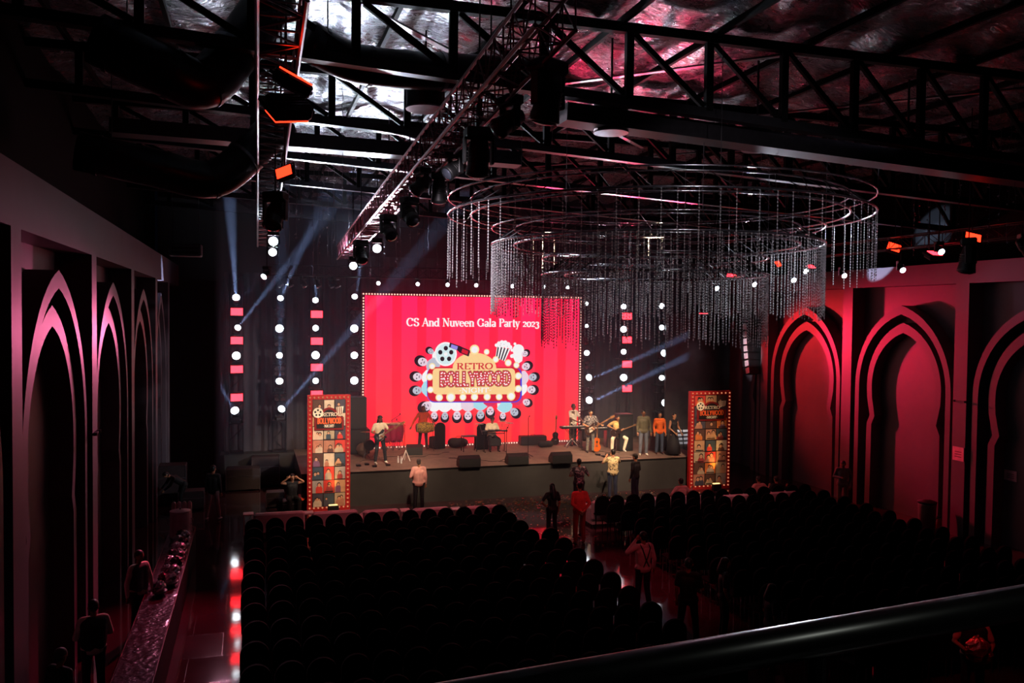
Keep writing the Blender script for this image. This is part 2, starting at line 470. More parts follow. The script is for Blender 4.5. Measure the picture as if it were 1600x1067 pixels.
# ------------------------------------------------------------------ ducts
DUCT = M('duct_black', (20, 20, 24), .35, .4)
LIP = M('duct_silver', (150, 152, 160), .3, .8)
def duct(pts, r, dep, label):
    P = [PD(x, y, d) for (x, y), d in zip(pts, dep)]
    Q = []
    for i in range(len(P) - 1):
        for k in range(6):
            t = k / 6.0
            p0, p1, p2, p3 = P[max(i - 1, 0)], P[i], P[i + 1], P[min(i + 2, len(P) - 1)]
            Q.append(.5 * ((2 * p1) + (p2 - p0) * t + (2 * p0 - 5 * p1 + 4 * p2 - p3) * t * t + (3 * p1 - p0 - 3 * p2 + p3) * t ** 3))
    Q.append(P[-1])
    base = P[0]
    t = T('air_duct', label, 'duct', base, group='roof ducts')
    Q = [q - base for q in Q]
    MB().tube(Q, r, 20).build('duct_body', DUCT, t, smooth=True)
    for i in range(2, len(Q) - 1, 5):
        MB().tube([Q[i] - (Q[i + 1] - Q[i]).normalized() * .03, Q[i] + (Q[i + 1] - Q[i]).normalized() * .03], r * 1.05, 20).build('seam_collar', LIP if i > len(Q) - 12 else DUCT, t)
    a, b = Q[3], Q[-4]
    for q in (a, b):
        top = 11.5 - (base.z + q.z)
        if top > .2: MB().bar(q, q + Vector((0, 0, top)), .02).build('hanger_rod', STEEL, t)
duct([(150, 60), (255, 110), (320, 130), (375, 70), (430, -10)], .36, [11.5, 11.8, 12.2, 12.6, 13], 'wide black round duct bending under the foil, nearest the balcony')
duct([(120, 235), (240, 262), (330, 280), (390, 240), (440, 190)], .36, [15, 15.5, 16, 16.4, 16.8], 'wide black round duct bending beyond the nearer one over the buffet side')
duct([(480, 62), (560, 100), (690, 112), (860, 118)], .3, [12.5, 13.0, 13.6, 14.6], 'black duct running beside the nearest truss over the diagonal lighting truss')
# foil-clad flat duct with lit underside running under the near truss
mb = MB(); mb.bar((5.0, 13.4, 10.05), (19, 13.4, 9.4), .5, .3)
t = mb.build('flat_duct', M('duct_foil', (62, 58, 64), .4, .85)); tag(t, 'flat silver duct hung along the lower edge of the near roof truss', 'duct')
mb = MB(); mb.bar((-2.6, 17.4, 10.1), (5.5, 17.4, 10.0), .5, .28)
t = mb.build('flat_duct', M('duct_foil', (0, 0, 0))); tag(t, 'short flat silver duct above the pair of hanging red lamps', 'duct')
# cassette unit in the far dark roof
c = PD(290, 391, 27)
t = T('ceiling_fan_coil', 'grey fan coil unit hung under the dark roof beyond the arches', 'air conditioner', c)
MB().bbox((0, 0, 0), (1.0, .6, .4), .03).build('case', M('grey_case', (70, 72, 78), .6), t)
for dz in (-.1, .04): MB().box((0, -.305, dz), (.8, .02, .07)).build('grille_slot', BLACKP, t)
MB().bar((-.4, 0, .2), (-.4, 0, 11.4 - c.z), .02).build('hanger_rod', STEEL, t); MB().bar((.4, 0, .2), (.4, 0, 11.4 - c.z), .02).build('hanger_rod', STEEL, t)

# drum shaped diffusers under the near trusses
def drum(px, py, dep, r, h, label):
    c = PD(px, py, dep)
    t = T('drum_pendant', label, 'ceiling pendant', c, group='drum pendants')
    MB().lathe([(r * .97, -h / 2), (r, -h / 2 + .03), (r, h / 2), (r * .8, h / 2 + .06), (.08, h / 2 + .1)], 24).build('drum', BLACKP, t, smooth=False)
    MB().lathe([(r * 1.02, -h / 2 - .03), (r * 1.02, -h / 2)], 24).build('rim', ALU, t)
    MB().bar((0, 0, h / 2), (0, 0, 11.45 - c.z), .03).build('drop_rod', DSTEEL, t)
drum(665, 140, 14.2, .33, .62, 'black drum pendant hung between the two lighting trusses')
drum(955, 183, 14.5, .30, .5, 'black drum pendant over the crystal rings, nearest the diagonal truss')
drum(1183, 212, 15.6, .28, .5, 'black drum pendant over the crystal rings, under the middle of the near truss')
drum(1418, 240, 16.8, .26, .46, 'black drum pendant furthest along the near truss, by the arched wall')

# ------------------------------------------------------------------ stage
STG = M('stage_carpet', (116, 94, 84), .8, 0, .2, 3, .1, 60)
SKIRT = M('stage_skirt', (42, 40, 40), .8, 0, .15, 3)
stx0, stx1 = PY(480, 745, STAGE_Y).x - .2, PY(1090, 716, STAGE_Y).x + .3
t = T('stage', 'long black-skirted stage platform with grey carpet below the video wall', 'stage', ((stx0 + stx1) / 2, STAGE_Y, 0))
W = stx1 - stx0
STX0 = stx0
MB().box((0, 2.9, STAGE_Z - .03), (W, 5.8, .06)).build('deck', STG, t)
MB().box((0, .03, (STAGE_Z - .06) / 2), (W - .04, .04, STAGE_Z - .06)).build('front_skirt', SKIRT, t)
for s in (-1, 1): MB().box((s * (W / 2 - .04), 2.9, (STAGE_Z - .06) / 2), (.04, 5.6, STAGE_Z - .06)).build('side_skirt', SKIRT, t)
MB().box((0, .0, STAGE_Z - .03), (W, .02, .05)).build('edge_trim', DSTEEL, t)
for xx in np.arange(-W / 2 + .5, W / 2, 2.0):
    MB().box((float(xx), 2.5, (STAGE_Z - .06) / 2), (.08, .08, STAGE_Z - .06)).build('support_leg', DSTEEL, t)

# confetti swept about in front of the stage
mb = MB()
for i in range(900):
    x = random.uniform(6.5, 14.5); y = random.gauss(27.6, .8)
    if y > 28.6: continue
    if random.random() < .3: x = random.uniform(8, 10); y = random.uniform(22, 28)
    a = random.uniform(0, PI); l = random.uniform(.03, .11); wd = random.uniform(.01, .03)
    q = Matrix.Rotation(a, 3, 'Z') @ Matrix.Rotation(random.uniform(-.3, .3), 3, 'X')
    mb.mi = random.randint(0, 2)
    mb.box((x, y, .02), (l, wd, .004), 0, q)
tag(mb.build('paper_confetti', [M('confetti_gold', (210, 170, 90), .3, .6), M('confetti_silver', (215, 215, 220), .25, .7), M('confetti_red', (200, 60, 60), .4)]), 'scattered gold and silver paper confetti strewn on the floor before the stage', 'confetti')['kind'] = 'stuff'
# ------------------------------------------------------------------ lettering (drawn strokes with serifs)
def arc(cx, cy, rx, ry, a0, a1, n=12):
    return [(cx + rx * math.cos(R(a0 + (a1 - a0) * k / n)), cy + ry * math.sin(R(a0 + (a1 - a0) * k / n))) for k in range(n + 1)]
G = {
 'C': ([arc(.44, .5, .36, .47, 42, 318), [(.72, .68), (.72, .92)]], [], .86),
 'S': ([arc(.34, .73, .22, .23, 25, 270) , arc(.34, .26, .25, .24, 90, -155), [(.54, .75), (.54, .92)], [(.11, .1), (.11, .26)]], [], .68),
 'A': ([('t', (.07, .02), (.38, .99)), ('T', (.37, .99), (.70, .02)), [(.2, .34), (.56, .34)]], [(.07, 0), (.70, 0)], .78),
 'N': ([('t', (.14, 0), (.14, 1)), ('T', (.14, .98), (.70, .04)), ('t', (.70, 0), (.70, 1))], [(.14, 0), (.1, 1), (.70, 1)], .86),
 'G': ([arc(.44, .5, .36, .47, 42, 318), [(.72, .68), (.72, .92)], [(.74, .05), (.74, .42)]], [(.74, .42)], .92),
 'P': ([[(.18, 0), (.18, 1)], arc(.36, .745, .25, .235, 90, -90), [(.18, .98), (.36, .98)], [(.18, .51), (.36, .51)]], [(.18, 0), (.14, 1)], .68),
 'R': ([[(.18, 0), (.18, 1)], arc(.36, .745, .25, .235, 90, -90), [(.18, .98), (.36, .98)], [(.18, .51), (.36, .51)], ('T', (.38, .5), (.66, .03))], [(.18, 0), (.14, 1), (.7, 0)], .8),
 'E': ([[(.18, 0), (.18, 1)], [(.14, .98), (.6, .98)], [(.18, .51), (.5, .51)], [(.14, .02), (.62, .02)], [(.6, .82), (.6, 1)], [(.62, 0), (.62, .2)]], [], .72),
 'T': ([[(.36, 0), (.36, 1)], [(.04, .98), (.68, .98)], [(.05, .8), (.05, 1)], [(.67, .8), (.67, 1)]], [(.36, 0)], .74),
 'O': ([arc(.44, .5, .36, .47, 0, 360, 20)], [], .88),
 'B': ([[(.18, 0), (.18, 1)], arc(.38, .76, .2, .22, 90, -90), arc(.38, .27, .26, .25, 90, -90), [(.14, .98), (.38, .98)], [(.18, .52), (.38, .52)], [(.14, .02), (.38, .02)]], [], .74),
 'L': ([[(.18, 0), (.18, 1)], [(.14, .02), (.6, .02)], [(.6, 0), (.6, .22)]], [(.18, 1)], .68),
 'Y': ([('T', (.1, .99), (.38, .45)), ('t', (.66, .99), (.38, .45)), [(.38, .46), (.38, 0)]], [(.1, 1), (.66, 1), (.38, 0)], .76),
 'W': ([('T', (.06, .99), (.3, .02)), ('t', (.3, .02), (.5, .9)), ('T', (.48, .99), (.72, .02)), ('t', (.72, .02), (.94, .99))], [(.06, 1), (.94, 1)], 1.02),
 'D': ([[(.18, 0), (.18, 1)], arc(.34, .5, .38, .48, 90, -90), [(.14, .98), (.34, .98)], [(.14, .02), (.34, .02)]], [], .84),
 'I': ([[(.2, 0), (.2, 1)]], [(.2, 0), (.2, 1)], .42),
 'H': ([[(.18, 0), (.18, 1)], [(.64, 0), (.64, 1)], [(.18, .5), (.64, .5)]], [(.18, 0), (.18, 1), (.64, 0), (.64, 1)], .84),
 'n': ([[(.16, 0), (.16, .66)], arc(.34, .44, .19, .2, 170, 0), [(.53, 0), (.53, .44)]], [(.16, 0), (.12, .65), (.53, 0)], .68),
 'd': ([arc(.3, .32, .22, .3, 0, 360, 16), [(.52, .02), (.52, 1)]], [(.48, 1), (.56, 0)], .68),
 'u': ([[(.15, .2), (.15, .66)], arc(.34, .2, .19, .19, 180, 360), [(.53, .02), (.53, .66)]], [(.11, .65), (.49, .65), (.57, 0)], .68),
 'v': ([('T', (.08, .65), (.28, .02)), ('t', (.28, .02), (.48, .65))], [(.08, .65), (.48, .65)], .56),
 'e': ([arc(.3, .32, .23, .3, 0, 315, 14), [(.09, .35), (.53, .35)]], [], .6),
 'a': ([arc(.25, .17, .17, .16, 0, 360, 12), [(.44, .04), (.44, .46)], arc(.26, .45, .18, .19, 0, 150), [(.44, .03), (.54, .03)]], [], .56),
 'l': ([[(.17, 0), (.17, 1)]], [(.17, 0), (.12, .99)], .36),
 'r': ([[(.16, 0), (.16, .66)], arc(.34, .42, .19, .22, 165, 60)], [(.16, 0), (.12, .65)], .5),
 't': ([[(.2, .1), (.2, .88)], [(.04, .63), (.38, .63)], arc(.3, .1, .1, .09, 180, 320, 6)], [], .42),
 'y': ([('T', (.08, .65), (.28, .02)), ('t', (.48, .65), (.2, -.28)), [(.08, -.27), (.22, -.27)]], [(.08, .65), (.48, .65)], .56),
 '2': ([arc(.25, .46, .17, .18, 160, -30), ('t', (.4, .38), (.07, .05)), [(.06, .04), (.48, .04)], [(.06, .08), (.46, .08)]], [], .54),
 '0': ([arc(.3, .33, .23, .31, 0, 360, 16)], [], .6),
 '3': ([arc(.24, .47, .17, .16, 150, -90), arc(.22, .06, .21, .25, 90, -150)], [], .5),
 '-': ([[(.05, .45), (.3, .45)]], [], .36),
}
def text(mb, s, x, z, h, y0, y1, width=None, tk=.17, tn_=.055, dx=None, dz=(0, 1)):
    """serif lettering in the x,z plane; the left end of the baseline at x,z; capital height h"""
    tot = sum(.38 if c == ' ' else G[c][2] for c in s)
    k = (width / (tot * h)) if width else 1.0
    ox = x; cnt = [0]
    for c in s:
        if c == ' ': ox += .38 * h * k; continue
        st, se, adv = G[c]
        def q(p, r, wd, ends=True):
            a = Vector((ox + p[0] * h * k, z + p[1] * h)); b = Vector((ox + r[0] * h * k, z + r[1] * h))
            d = b - a
            if d.length < 1e-6: return
            d.normalize(); e = Vector((-d.y, d.x)) * wd / 2
            ex = d * (tn_ * h * .3)
            a = a - ex; b = b + ex
            cnt[0] += 1; mb.prism([(a + e)[:], (a - e)[:], (b - e)[:], (b + e)[:]], y0, y1 - cnt[0] * 6e-6)
        for pl in st:
            if pl[0] == 'T': q(pl[1], pl[2], tk * h * .95)
            elif pl[0] == 't': q(pl[1], pl[2], tn_ * h * 1.2)
            else:
                for a, b in zip(pl, pl[1:]):
                    L = math.hypot(b[0] - a[0], b[1] - a[1]) or 1
                    v = abs(b[1] - a[1]) / L
                    q(a, b, (tn_ + (tk - tn_) * v ** 1.3) * h)
        for sx_, sz_ in se:
            q((sx_ - .12, min(max(sz_, .025), .975) if sz_ in (0, 1) else sz_), (sx_ + .12, min(max(sz_, .025), .975) if sz_ in (0, 1) else sz_), tn_ * h)
        ox += adv * h * k

# ------------------------------------------------------------------ video wall
def sxz(px, py, Y=SCREEN_Y):
    p = PY(px, py, Y); return p.x, p.z
SX0, SX1 = sxz(569, 600)[0], sxz(904, 600)[0]
SZ1, SZ0 = sxz(740, 464)[1], 1.28
screen = T('video_wall', 'huge red LED video wall at the back of the stage showing the party title', 'video wall', ((SX0 + SX1) / 2, SCREEN_Y, 0))
SCX = (SX0 + SX1) / 2
def led_mat():
    m = bpy.data.materials.new('led_panel'); m.use_nodes = True
    nt = m.node_tree; nt.nodes.remove(nt.nodes['Principled BSDF'])
    L = nt.links
    tc = nt.nodes.new('ShaderNodeTexCoord'); sp = nt.nodes.new('ShaderNodeSeparateXYZ'); L.new(tc.outputs['Object'], sp.inputs[0])
    mr = nt.nodes.new('ShaderNodeMapRange'); mr.inputs['From Min'].default_value = SZ0; mr.inputs['From Max'].default_value = SZ1; L.new(sp.outputs['Z'], mr.inputs['Value'])
    cr = nt.nodes.new('ShaderNodeValToRGB')
    cr.color_ramp.elements[0].color = (*lin((255, 48, 40)), 1); cr.color_ramp.elements[1].color = (*lin((255, 26, 84)), 1)
    L.new(mr.outputs[0], cr.inputs[0])
    # broad vertical curtain stripes
    ml = nt.nodes.new('ShaderNodeMath'); ml.operation = 'MULTIPLY'; ml.inputs[1].default_value = 2 * PI / 1.02; L.new(sp.outputs['X'], ml.inputs[0])
    sn = nt.nodes.new('ShaderNodeMath'); sn.operation = 'SINE'; L.new(ml.outputs[0], sn.inputs[0])
    s2 = nt.nodes.new('ShaderNodeMapRange'); s2.inputs['From Min'].default_value = -.5; s2.inputs['From Max'].default_value = -.3; s2.inputs['To Min'].default_value = .30; s2.inputs['To Max'].default_value = 1.0
    L.new(sn.outputs[0], s2.inputs['Value'])
    # rows of pixels
    m2 = nt.nodes.new('ShaderNodeMath'); m2.operation = 'MULTIPLY'; m2.inputs[1].default_value = 2 * PI / .085; L.new(sp.outputs['Z'], m2.inputs[0])
    n2 = nt.nodes.new('ShaderNodeMath'); n2.operation = 'SINE'; L.new(m2.outputs[0], n2.inputs[0])
    s3 = nt.nodes.new('ShaderNodeMapRange'); s3.inputs['From Min'].default_value = -1; s3.inputs['To Min'].default_value = .86; L.new(n2.outputs[0], s3.inputs['Value'])
    mm = nt.nodes.new('ShaderNodeMath'); mm.operation = 'MULTIPLY'; L.new(s2.outputs[0], mm.inputs[0]); L.new(s3.outputs[0], mm.inputs[1])
    dk = nt.nodes.new('ShaderNodeMixRGB'); dk.blend_type = 'MIX'; dk.inputs['Color1'].default_value = (*lin((196, 18, 44)), 1)
    L.new(mm.outputs[0], dk.inputs['Fac']); L.new(cr.outputs['Color'], dk.inputs['Color2'])
    e = nt.nodes.new('ShaderNodeEmission'); L.new(dk.outputs[0], e.inputs['Color']); e.inputs['Strength'].default_value = 1.7
    L.new(e.outputs[0], nt.nodes['Material Output'].inputs['Surface'])
    return m
MB().box((0, .06, (SZ0 + SZ1) / 2), (SX1 - SX0, .10, SZ1 - SZ0)).build('display_panel', led_mat(), screen)
FR = M('frame_red', (120, 16, 20), .5)
for nm, c, d in (('frame_side', (-(SX1 - SX0) / 2 - .05, .05, (SZ0 + SZ1) / 2), (.12, .16, SZ1 - SZ0 + .2)), ('frame_side', ((SX1 - SX0) / 2 + .05, .05, (SZ0 + SZ1) / 2), (.12, .16, SZ1 - SZ0 + .2)),
                 ('frame_top', (0, .05, SZ1 + .05), (SX1 - SX0, .16, .11)), ('frame_bottom', (0, .05, SZ0 - .037), (SX1 - SX0, .16, .07))):
    MB().box(c, d).build(nm, FR, screen)
EB = EM('bulb_warm', (1, .55, .45), 1.6, True)
bp_ = []
nx, nz = 82, 52
for k in range(nx + 1):
    x = (SX1 - SX0 + .1) * (k / nx - .5); bp_.append((x, SZ1 + .05)); bp_.append((x, SZ0 - .04))
for k in range(1, nz):
    z = SZ0 + (SZ1 - SZ0) * k / nz; bp_.append((-(SX1 - SX0) / 2 - .05, z)); bp_.append(((SX1 - SX0) / 2 + .05, z))
bm_ = MB().ball((0, 0, 0), .034, 8, 5).mesh('bulb', EB)
random.shuffle(bp_)
for x, z in bp_[:100]:
    o = bpy.data.objects.new('bulb', bm_); col.objects.link(o); o.parent = screen; o.location = (x, -.04, z)
mb = MB()
for x, z in bp_[100:]: mb.ball((x, -.04, z), .034, 8, 5)
mb.build('bulb_chain', EB, screen, kind='stuff')

# the art on the video wall, glowing like the panel
def S(n, c, s=1.0): return EM('led_' + n, c, s)
L_WHITE, L_BLACK, L_SKIN = S('white', (250, 250, 255)), S('black', (20, 16, 26)), S('skin', (236, 214, 232))
L_CYAN, L_CREAM, L_RED, L_PINKD, L_BLUE, L_GREY, L_GOLD = S('cyan', (170, 226, 242)), S('cream', (255, 214, 150)), S('deep_red', (214, 14, 44)), S('rose', (226, 44, 96)), S('blue', (60, 60, 225)), S('grey', (190, 196, 214)), S('gold', (255, 232, 170))
def ax(cx, cy):   # crop pixel -> screen local (x, z)
    p = PY(640 + cx / 7.619, 530 + cy / 7.619, SCREEN_Y); return p.x - SCX, p.z
def pl(pts): return [ax(*p) for p in pts]
F0 = 0.0
UN = (ax(1000, 500)[0] - ax(0, 500)[0]) / 1000.0   # metres per crop pixel
def lay(k): return F0 - .006 * k, F0 - .006 * k - .005
mb = MB()
x0, z0 = PY(635, 510, SCREEN_Y).x - SCX, PY(635, 509.5, SCREEN_Y).z
x1 = PY(842, 510, SCREEN_Y).x - SCX
text(mb, 'CS And Nuveen Gala Party 2023', x0, z0, .335, *lay(3), width=x1 - x0, tk=.21, tn_=.075)
mb.build('title_text', L_WHITE, screen, label='white serif title reading CS And Nuveen Gala Party 2023')
# marquee board
mb = MB()
def rr(x0, y0, x1, y1, r):
    P = []
    for cx, cy, a in ((x1 - r, y0 + r, -90), (x1 - r, y1 - r, 0), (x0 + r, y1 - r, 90), (x0 + r, y0 + r, 180)):
        for k in range(6):
            th = R(a + 90 * k / 5); P.append((cx + r * math.cos(th), cy + r * math.sin(th)))
    return P
mb.mi = 0; mb.prism(pl(rr(205, 330, 1335, 752, 90)), *lay(3))
mb.mi = 1; mb.prism(pl(rr(213, 330, 1315, 740, 80)), *lay(4))
mb.mi = 2
for k in range(0, 1): mb.prism(pl([(510 + 260 * (1 - math.cos(R(a))) , 345 - 185 * math.sin(R(a))) for a in range(0, 181, 12)]), *lay(5))
mb.mi = 2; mb.prism(pl(rr(272, 345, 1252, 655, 50)), *lay(6))
mb.build('marquee_board', [L_BLUE, L_RED, L_CREAM], screen)
mb = MB()
text(mb, 'RETRO', ax(555, 358)[0], ax(555, 358)[1], 72 * UN, *lay(8), width=440 * UN, tk=.24, tn_=.08)
mb.build('marquee_lettering', L_RED, screen, label='red serif letters reading RETRO')
mb = MB()
x, z = ax(352, 556)
FAT = {}
mb.mi = 0
def fat(mb, s, x, z, h, width, y0, y1, tk, dots=None):
    tot = sum(G[c][2] for c in s); k = width / (tot * h); ox = x
    for c in s:
        st, se, adv = G[c]
        for p_ in st:
            P = [p_[1], p_[2]] if p_[0] in ('T', 't') else p_
            if c == 'L' and P[0][0] == .6: continue
            for a, b in zip(P, P[1:]):
                y1 -= 1.3e-5
                A = Vector((ox + a[0] * h * k, z + a[1] * h)); B = Vector((ox + b[0] * h * k, z + b[1] * h)); d = B - A
                if d.length < 1e-6: continue
                d.normalize(); e = Vector((-d.y, d.x)) * tk / 2; ex = d * tk * .35
                mb.prism([(A - ex + e)[:], (A - ex - e)[:], (B + ex - e)[:], (B + ex + e)[:]], y0, y1)
        ox += adv * h * k
def dotline(mb, s, x, z, h, width, y0, y1, r, gap):
    tot = sum(G[c][2] for c in s); k = width / (tot * h); ox = x
    for c in s:
        st, se, adv = G[c]; acc = 0
        for p_ in st:
            P = [p_[1], p_[2]] if p_[0] in ('T', 't') else p_
            if c == 'L' and P[0][0] == .6: continue
            acc = gap / 2
            for a, b in zip(P, P[1:]):
                A = Vector((ox + a[0] * h * k, z + a[1] * h)); B = Vector((ox + b[0] * h * k, z + b[1] * h)); L = (B - A).length
                while acc < L:
                    q = A.lerp(B, acc / L); mb.disc(q.x, q.y, r, r, y0, y1, 6); acc += gap
                acc -= L
        ox += adv * h * k
H_ = 165 * UN; W_ = 860 * UN
fat(mb, 'BOLLYWOOD', x, z + .01, H_ * .93, W_, lay(7)[0], lay(7)[1], 48 * UN)
mb.mi = 1; fat(mb, 'BOLLYWOOD', x, z + .01, H_ * .93, W_, lay(8)[0], lay(8)[1], 34 * UN)
mb.mi = 2; dotline(mb, 'BOLLYWOOD', x, z + .01, H_ * .93, W_, lay(9)[0], lay(9)[1], 10 * UN, 32 * UN)
mb.build('marquee_lettering', [S('shadow_brown', (150, 96, 70)), L_RED, L_WHITE], screen, label='red block letters dotted with white reading BOLLYWOOD')
mb = MB(); x, z = ax(585, 636)
text(mb, '-NIGHT-', x, z, 54 * UN, *lay(9), width=390 * UN, tk=.26, tn_=.1)
mb.build('marquee_lettering', L_WHITE, screen, label='white serif letters reading NIGHT')
# glowing lamps of the drawn marquee
for (cx, cy, r) in ((350, 692, 38), (488, 688, 48), (632, 688, 36), (770, 686, 38), (920, 684, 38), (1062, 684, 36), (1205, 676, 46), (770, 122, 50), (914, 150, 30), (1022, 240, 34), (1170, 280, 36), (1268, 308, 32), (1290, 436, 38), (1290, 588, 38), (266, 320, 32), (236, 448, 36), (246, 600, 34)):
    mb = MB(); p = ax(cx, cy)
    mb.mi = 0; mb.disc(p[0], p[1], r * UN * 1.15, r * UN * 1.15, *lay(7))
    mb.mi = 1; mb.disc(p[0], p[1], r * UN * .8, r * UN * .8, *lay(8))
    mb.build('drawn_lamp', [L_GOLD, L_WHITE], screen)
# film reel
mb = MB(); p = ax(428, 176)
mb.mi = 0; mb.disc(p[0], p[1], 132 * UN, 140 * UN, *lay(4), n=32)
mb.mi = 2; mb.disc(p[0], p[1], 112 * UN, 120 * UN, *lay(5), n=32)
mb.mi = 1
for k in range(5):
    a = R(90 + 72 * k); mb.disc(p[0] + 68 * UN * math.cos(a), p[1] + 68 * UN * math.sin(a), 25 * UN, 27 * UN, *lay(6))
mb.mi = 0; mb.disc(p[0], p[1], 22 * UN, 22 * UN, *lay(6))
mb.build('drawn_film_reel', [L_WHITE, L_BLACK, S('pale_cyan', (214, 240, 246))], screen)
# cinema glasses
mb = MB()
mb.mi = 0; mb.prism(pl([(478, 38), (600, 80), (720, 135), (700, 205), (590, 160), (570, 135), (465, 92)]), *lay(7))
mb.mi = 1; mb.prism(pl([(495, 58), (572, 84), (560, 128), (486, 98)]), *lay(8))
mb.mi = 2; mb.prism(pl([(625, 112), (696, 140), (684, 184), (612, 156)]), *lay(8))
mb.build('drawn_glasses', [L_BLACK, S('violet', (150, 140, 235)), L_RED], screen)
# popcorn bucket
mb = MB()
mb.mi = 0; mb.prism(pl([(1040, 80), (1195, 120), (1130, 262), (1018, 220)]), *lay(5))
mb.mi = 1
for k in range(4):
    a = 1046 + 38 * k; b = 1024 + 27 * k
    mb.prism(pl([(a, 84 + 9 * k), (a + 16, 88 + 9 * k), (b + 14, 228 + 10 * k), (b, 222 + 10 * k)]), *lay(6))
mb.mi = 0
for (x, y, r) in ((1030, 70, 22), (1060, 48, 24), (1095, 36, 26), (1135, 38, 26), (1170, 60, 28), (1195, 95, 26), (1150, 82, 28), (1105, 72, 28), (1065, 78, 22), (1215, 130, 18), (1215, 200, 24), (1250, 55, 18)):
    q = ax(x, y); mb.disc(q[0], q[1], r * UN, r * UN, *lay(7), n=8)
q = ax(1292, 128); mb.disc(q[0], q[1], 72 * UN, 68 * UN, *lay(4), n=28)
mb.mi = 2
for (x, y) in ((1085, 52), (1120, 60), (1160, 85), (1075, 75), (1185, 112)):
    q = ax(x, y); mb.disc(q[0], q[1], 6 * UN, 6 * UN, *lay(8), n=6)
mb.build('drawn_popcorn', [L_WHITE, L_BLACK, L_GREY], screen)
# people drawn around the marquee, plain generic faces
PORTR = [(245, 140, 20, L_WHITE, .8), (145, 265, 35, L_GREY, 1.2), (85, 445, 60, L_WHITE, 1.15), (80, 610, 85, L_CYAN, 1.15), (190, 800, 130, L_GREY, 1.3),
         (292, 915, 160, L_WHITE, .95), (418, 920, 172, L_WHITE, .95), (562, 915, 180, L_WHITE, 1.1), (694, 915, 180, L_SKIN, 1.1), (842, 905, 185, L_CYAN, 1.1), (958, 860, 190, L_PINKD, 1.1), (1108, 915, 195, L_WHITE, .85),
         (1250, 870, 215, L_CYAN, 1.15), (1395, 752, 240, L_PINKD, 1.0), (1455, 600, 268, L_WHITE, 1.15), (1470, 450, 285, L_SKIN, 1.1), (1390, 320, 300, L_PINKD, 1.1), (1375, 170, 330, L_WHITE, .85)]
for i, (cx, cy, ang, shirt, k) in enumerate(PORTR):
    # ang: direction of the head away from the board, degrees counter-clockwise from up
    p = ax(cx, cy); c0 = ax(770, 500)
    d = Vector((p[0] - c0[0], p[1] - c0[1])); d.normalize()
    if 4 < i < 12: d = Vector((0, -1))
    th = math.atan2(d.y, d.x)
    e = Vector((-d.y, d.x))
    mb = MB(); r = 55 * UN * k
    mb.mi = 3
    P = Vector(p)
    B = P - d * r * 1.0
    mb.prism([(B + e * r * .5)[:], (B + e * r * 1.35 - d * r * .6)[:], (B + e * r * 1.5 - d * r * 2.3)[:], (B - e * r * 1.5 - d * r * 2.3)[:], (B - e * r * 1.35 - d * r * .6)[:], (B - e * r * .5)[:]], F0 - .0005 - .0006 * i, F0 - .006 - .0006 * i)
    mb.mi = 0; mb.disc((P + d * r * .3).x, (P + d * r * .3).y, r * 1.1, r * 1.0, *[v - .0125 for v in lay(1)], rot=th)
    mb.mi = 1; mb.disc((P - d * r * .15).x, (P - d * r * .15).y, r * .85, r * .72, *[v - .0125 for v in lay(2)], rot=th)
    mb.mi = 0
    for s in (-1, 1):
        q = P + e * r * .32 * s + d * r * .02
        mb.disc(q.x, q.y, r * .10, r * .17, *[v - .0125 for v in lay(3)], n=8, rot=th)
    q = P - d * r * .42; mb.mi = 2; mb.disc(q.x, q.y, r * .09, r * .26, *[v - .0125 for v in lay(3)], n=8, rot=th)
    q = P - d * r * .18; mb.mi = 3; mb.disc(q.x, q.y, r * .18, r * .05, *[v - .0125 for v in lay(3)], n=8, rot=th)
    skin = L_SKIN if i % 3 else L_GREY
    mb.build('drawn_portrait', [L_BLACK, skin, S('dusk', (120, 84, 110)), shirt], screen)

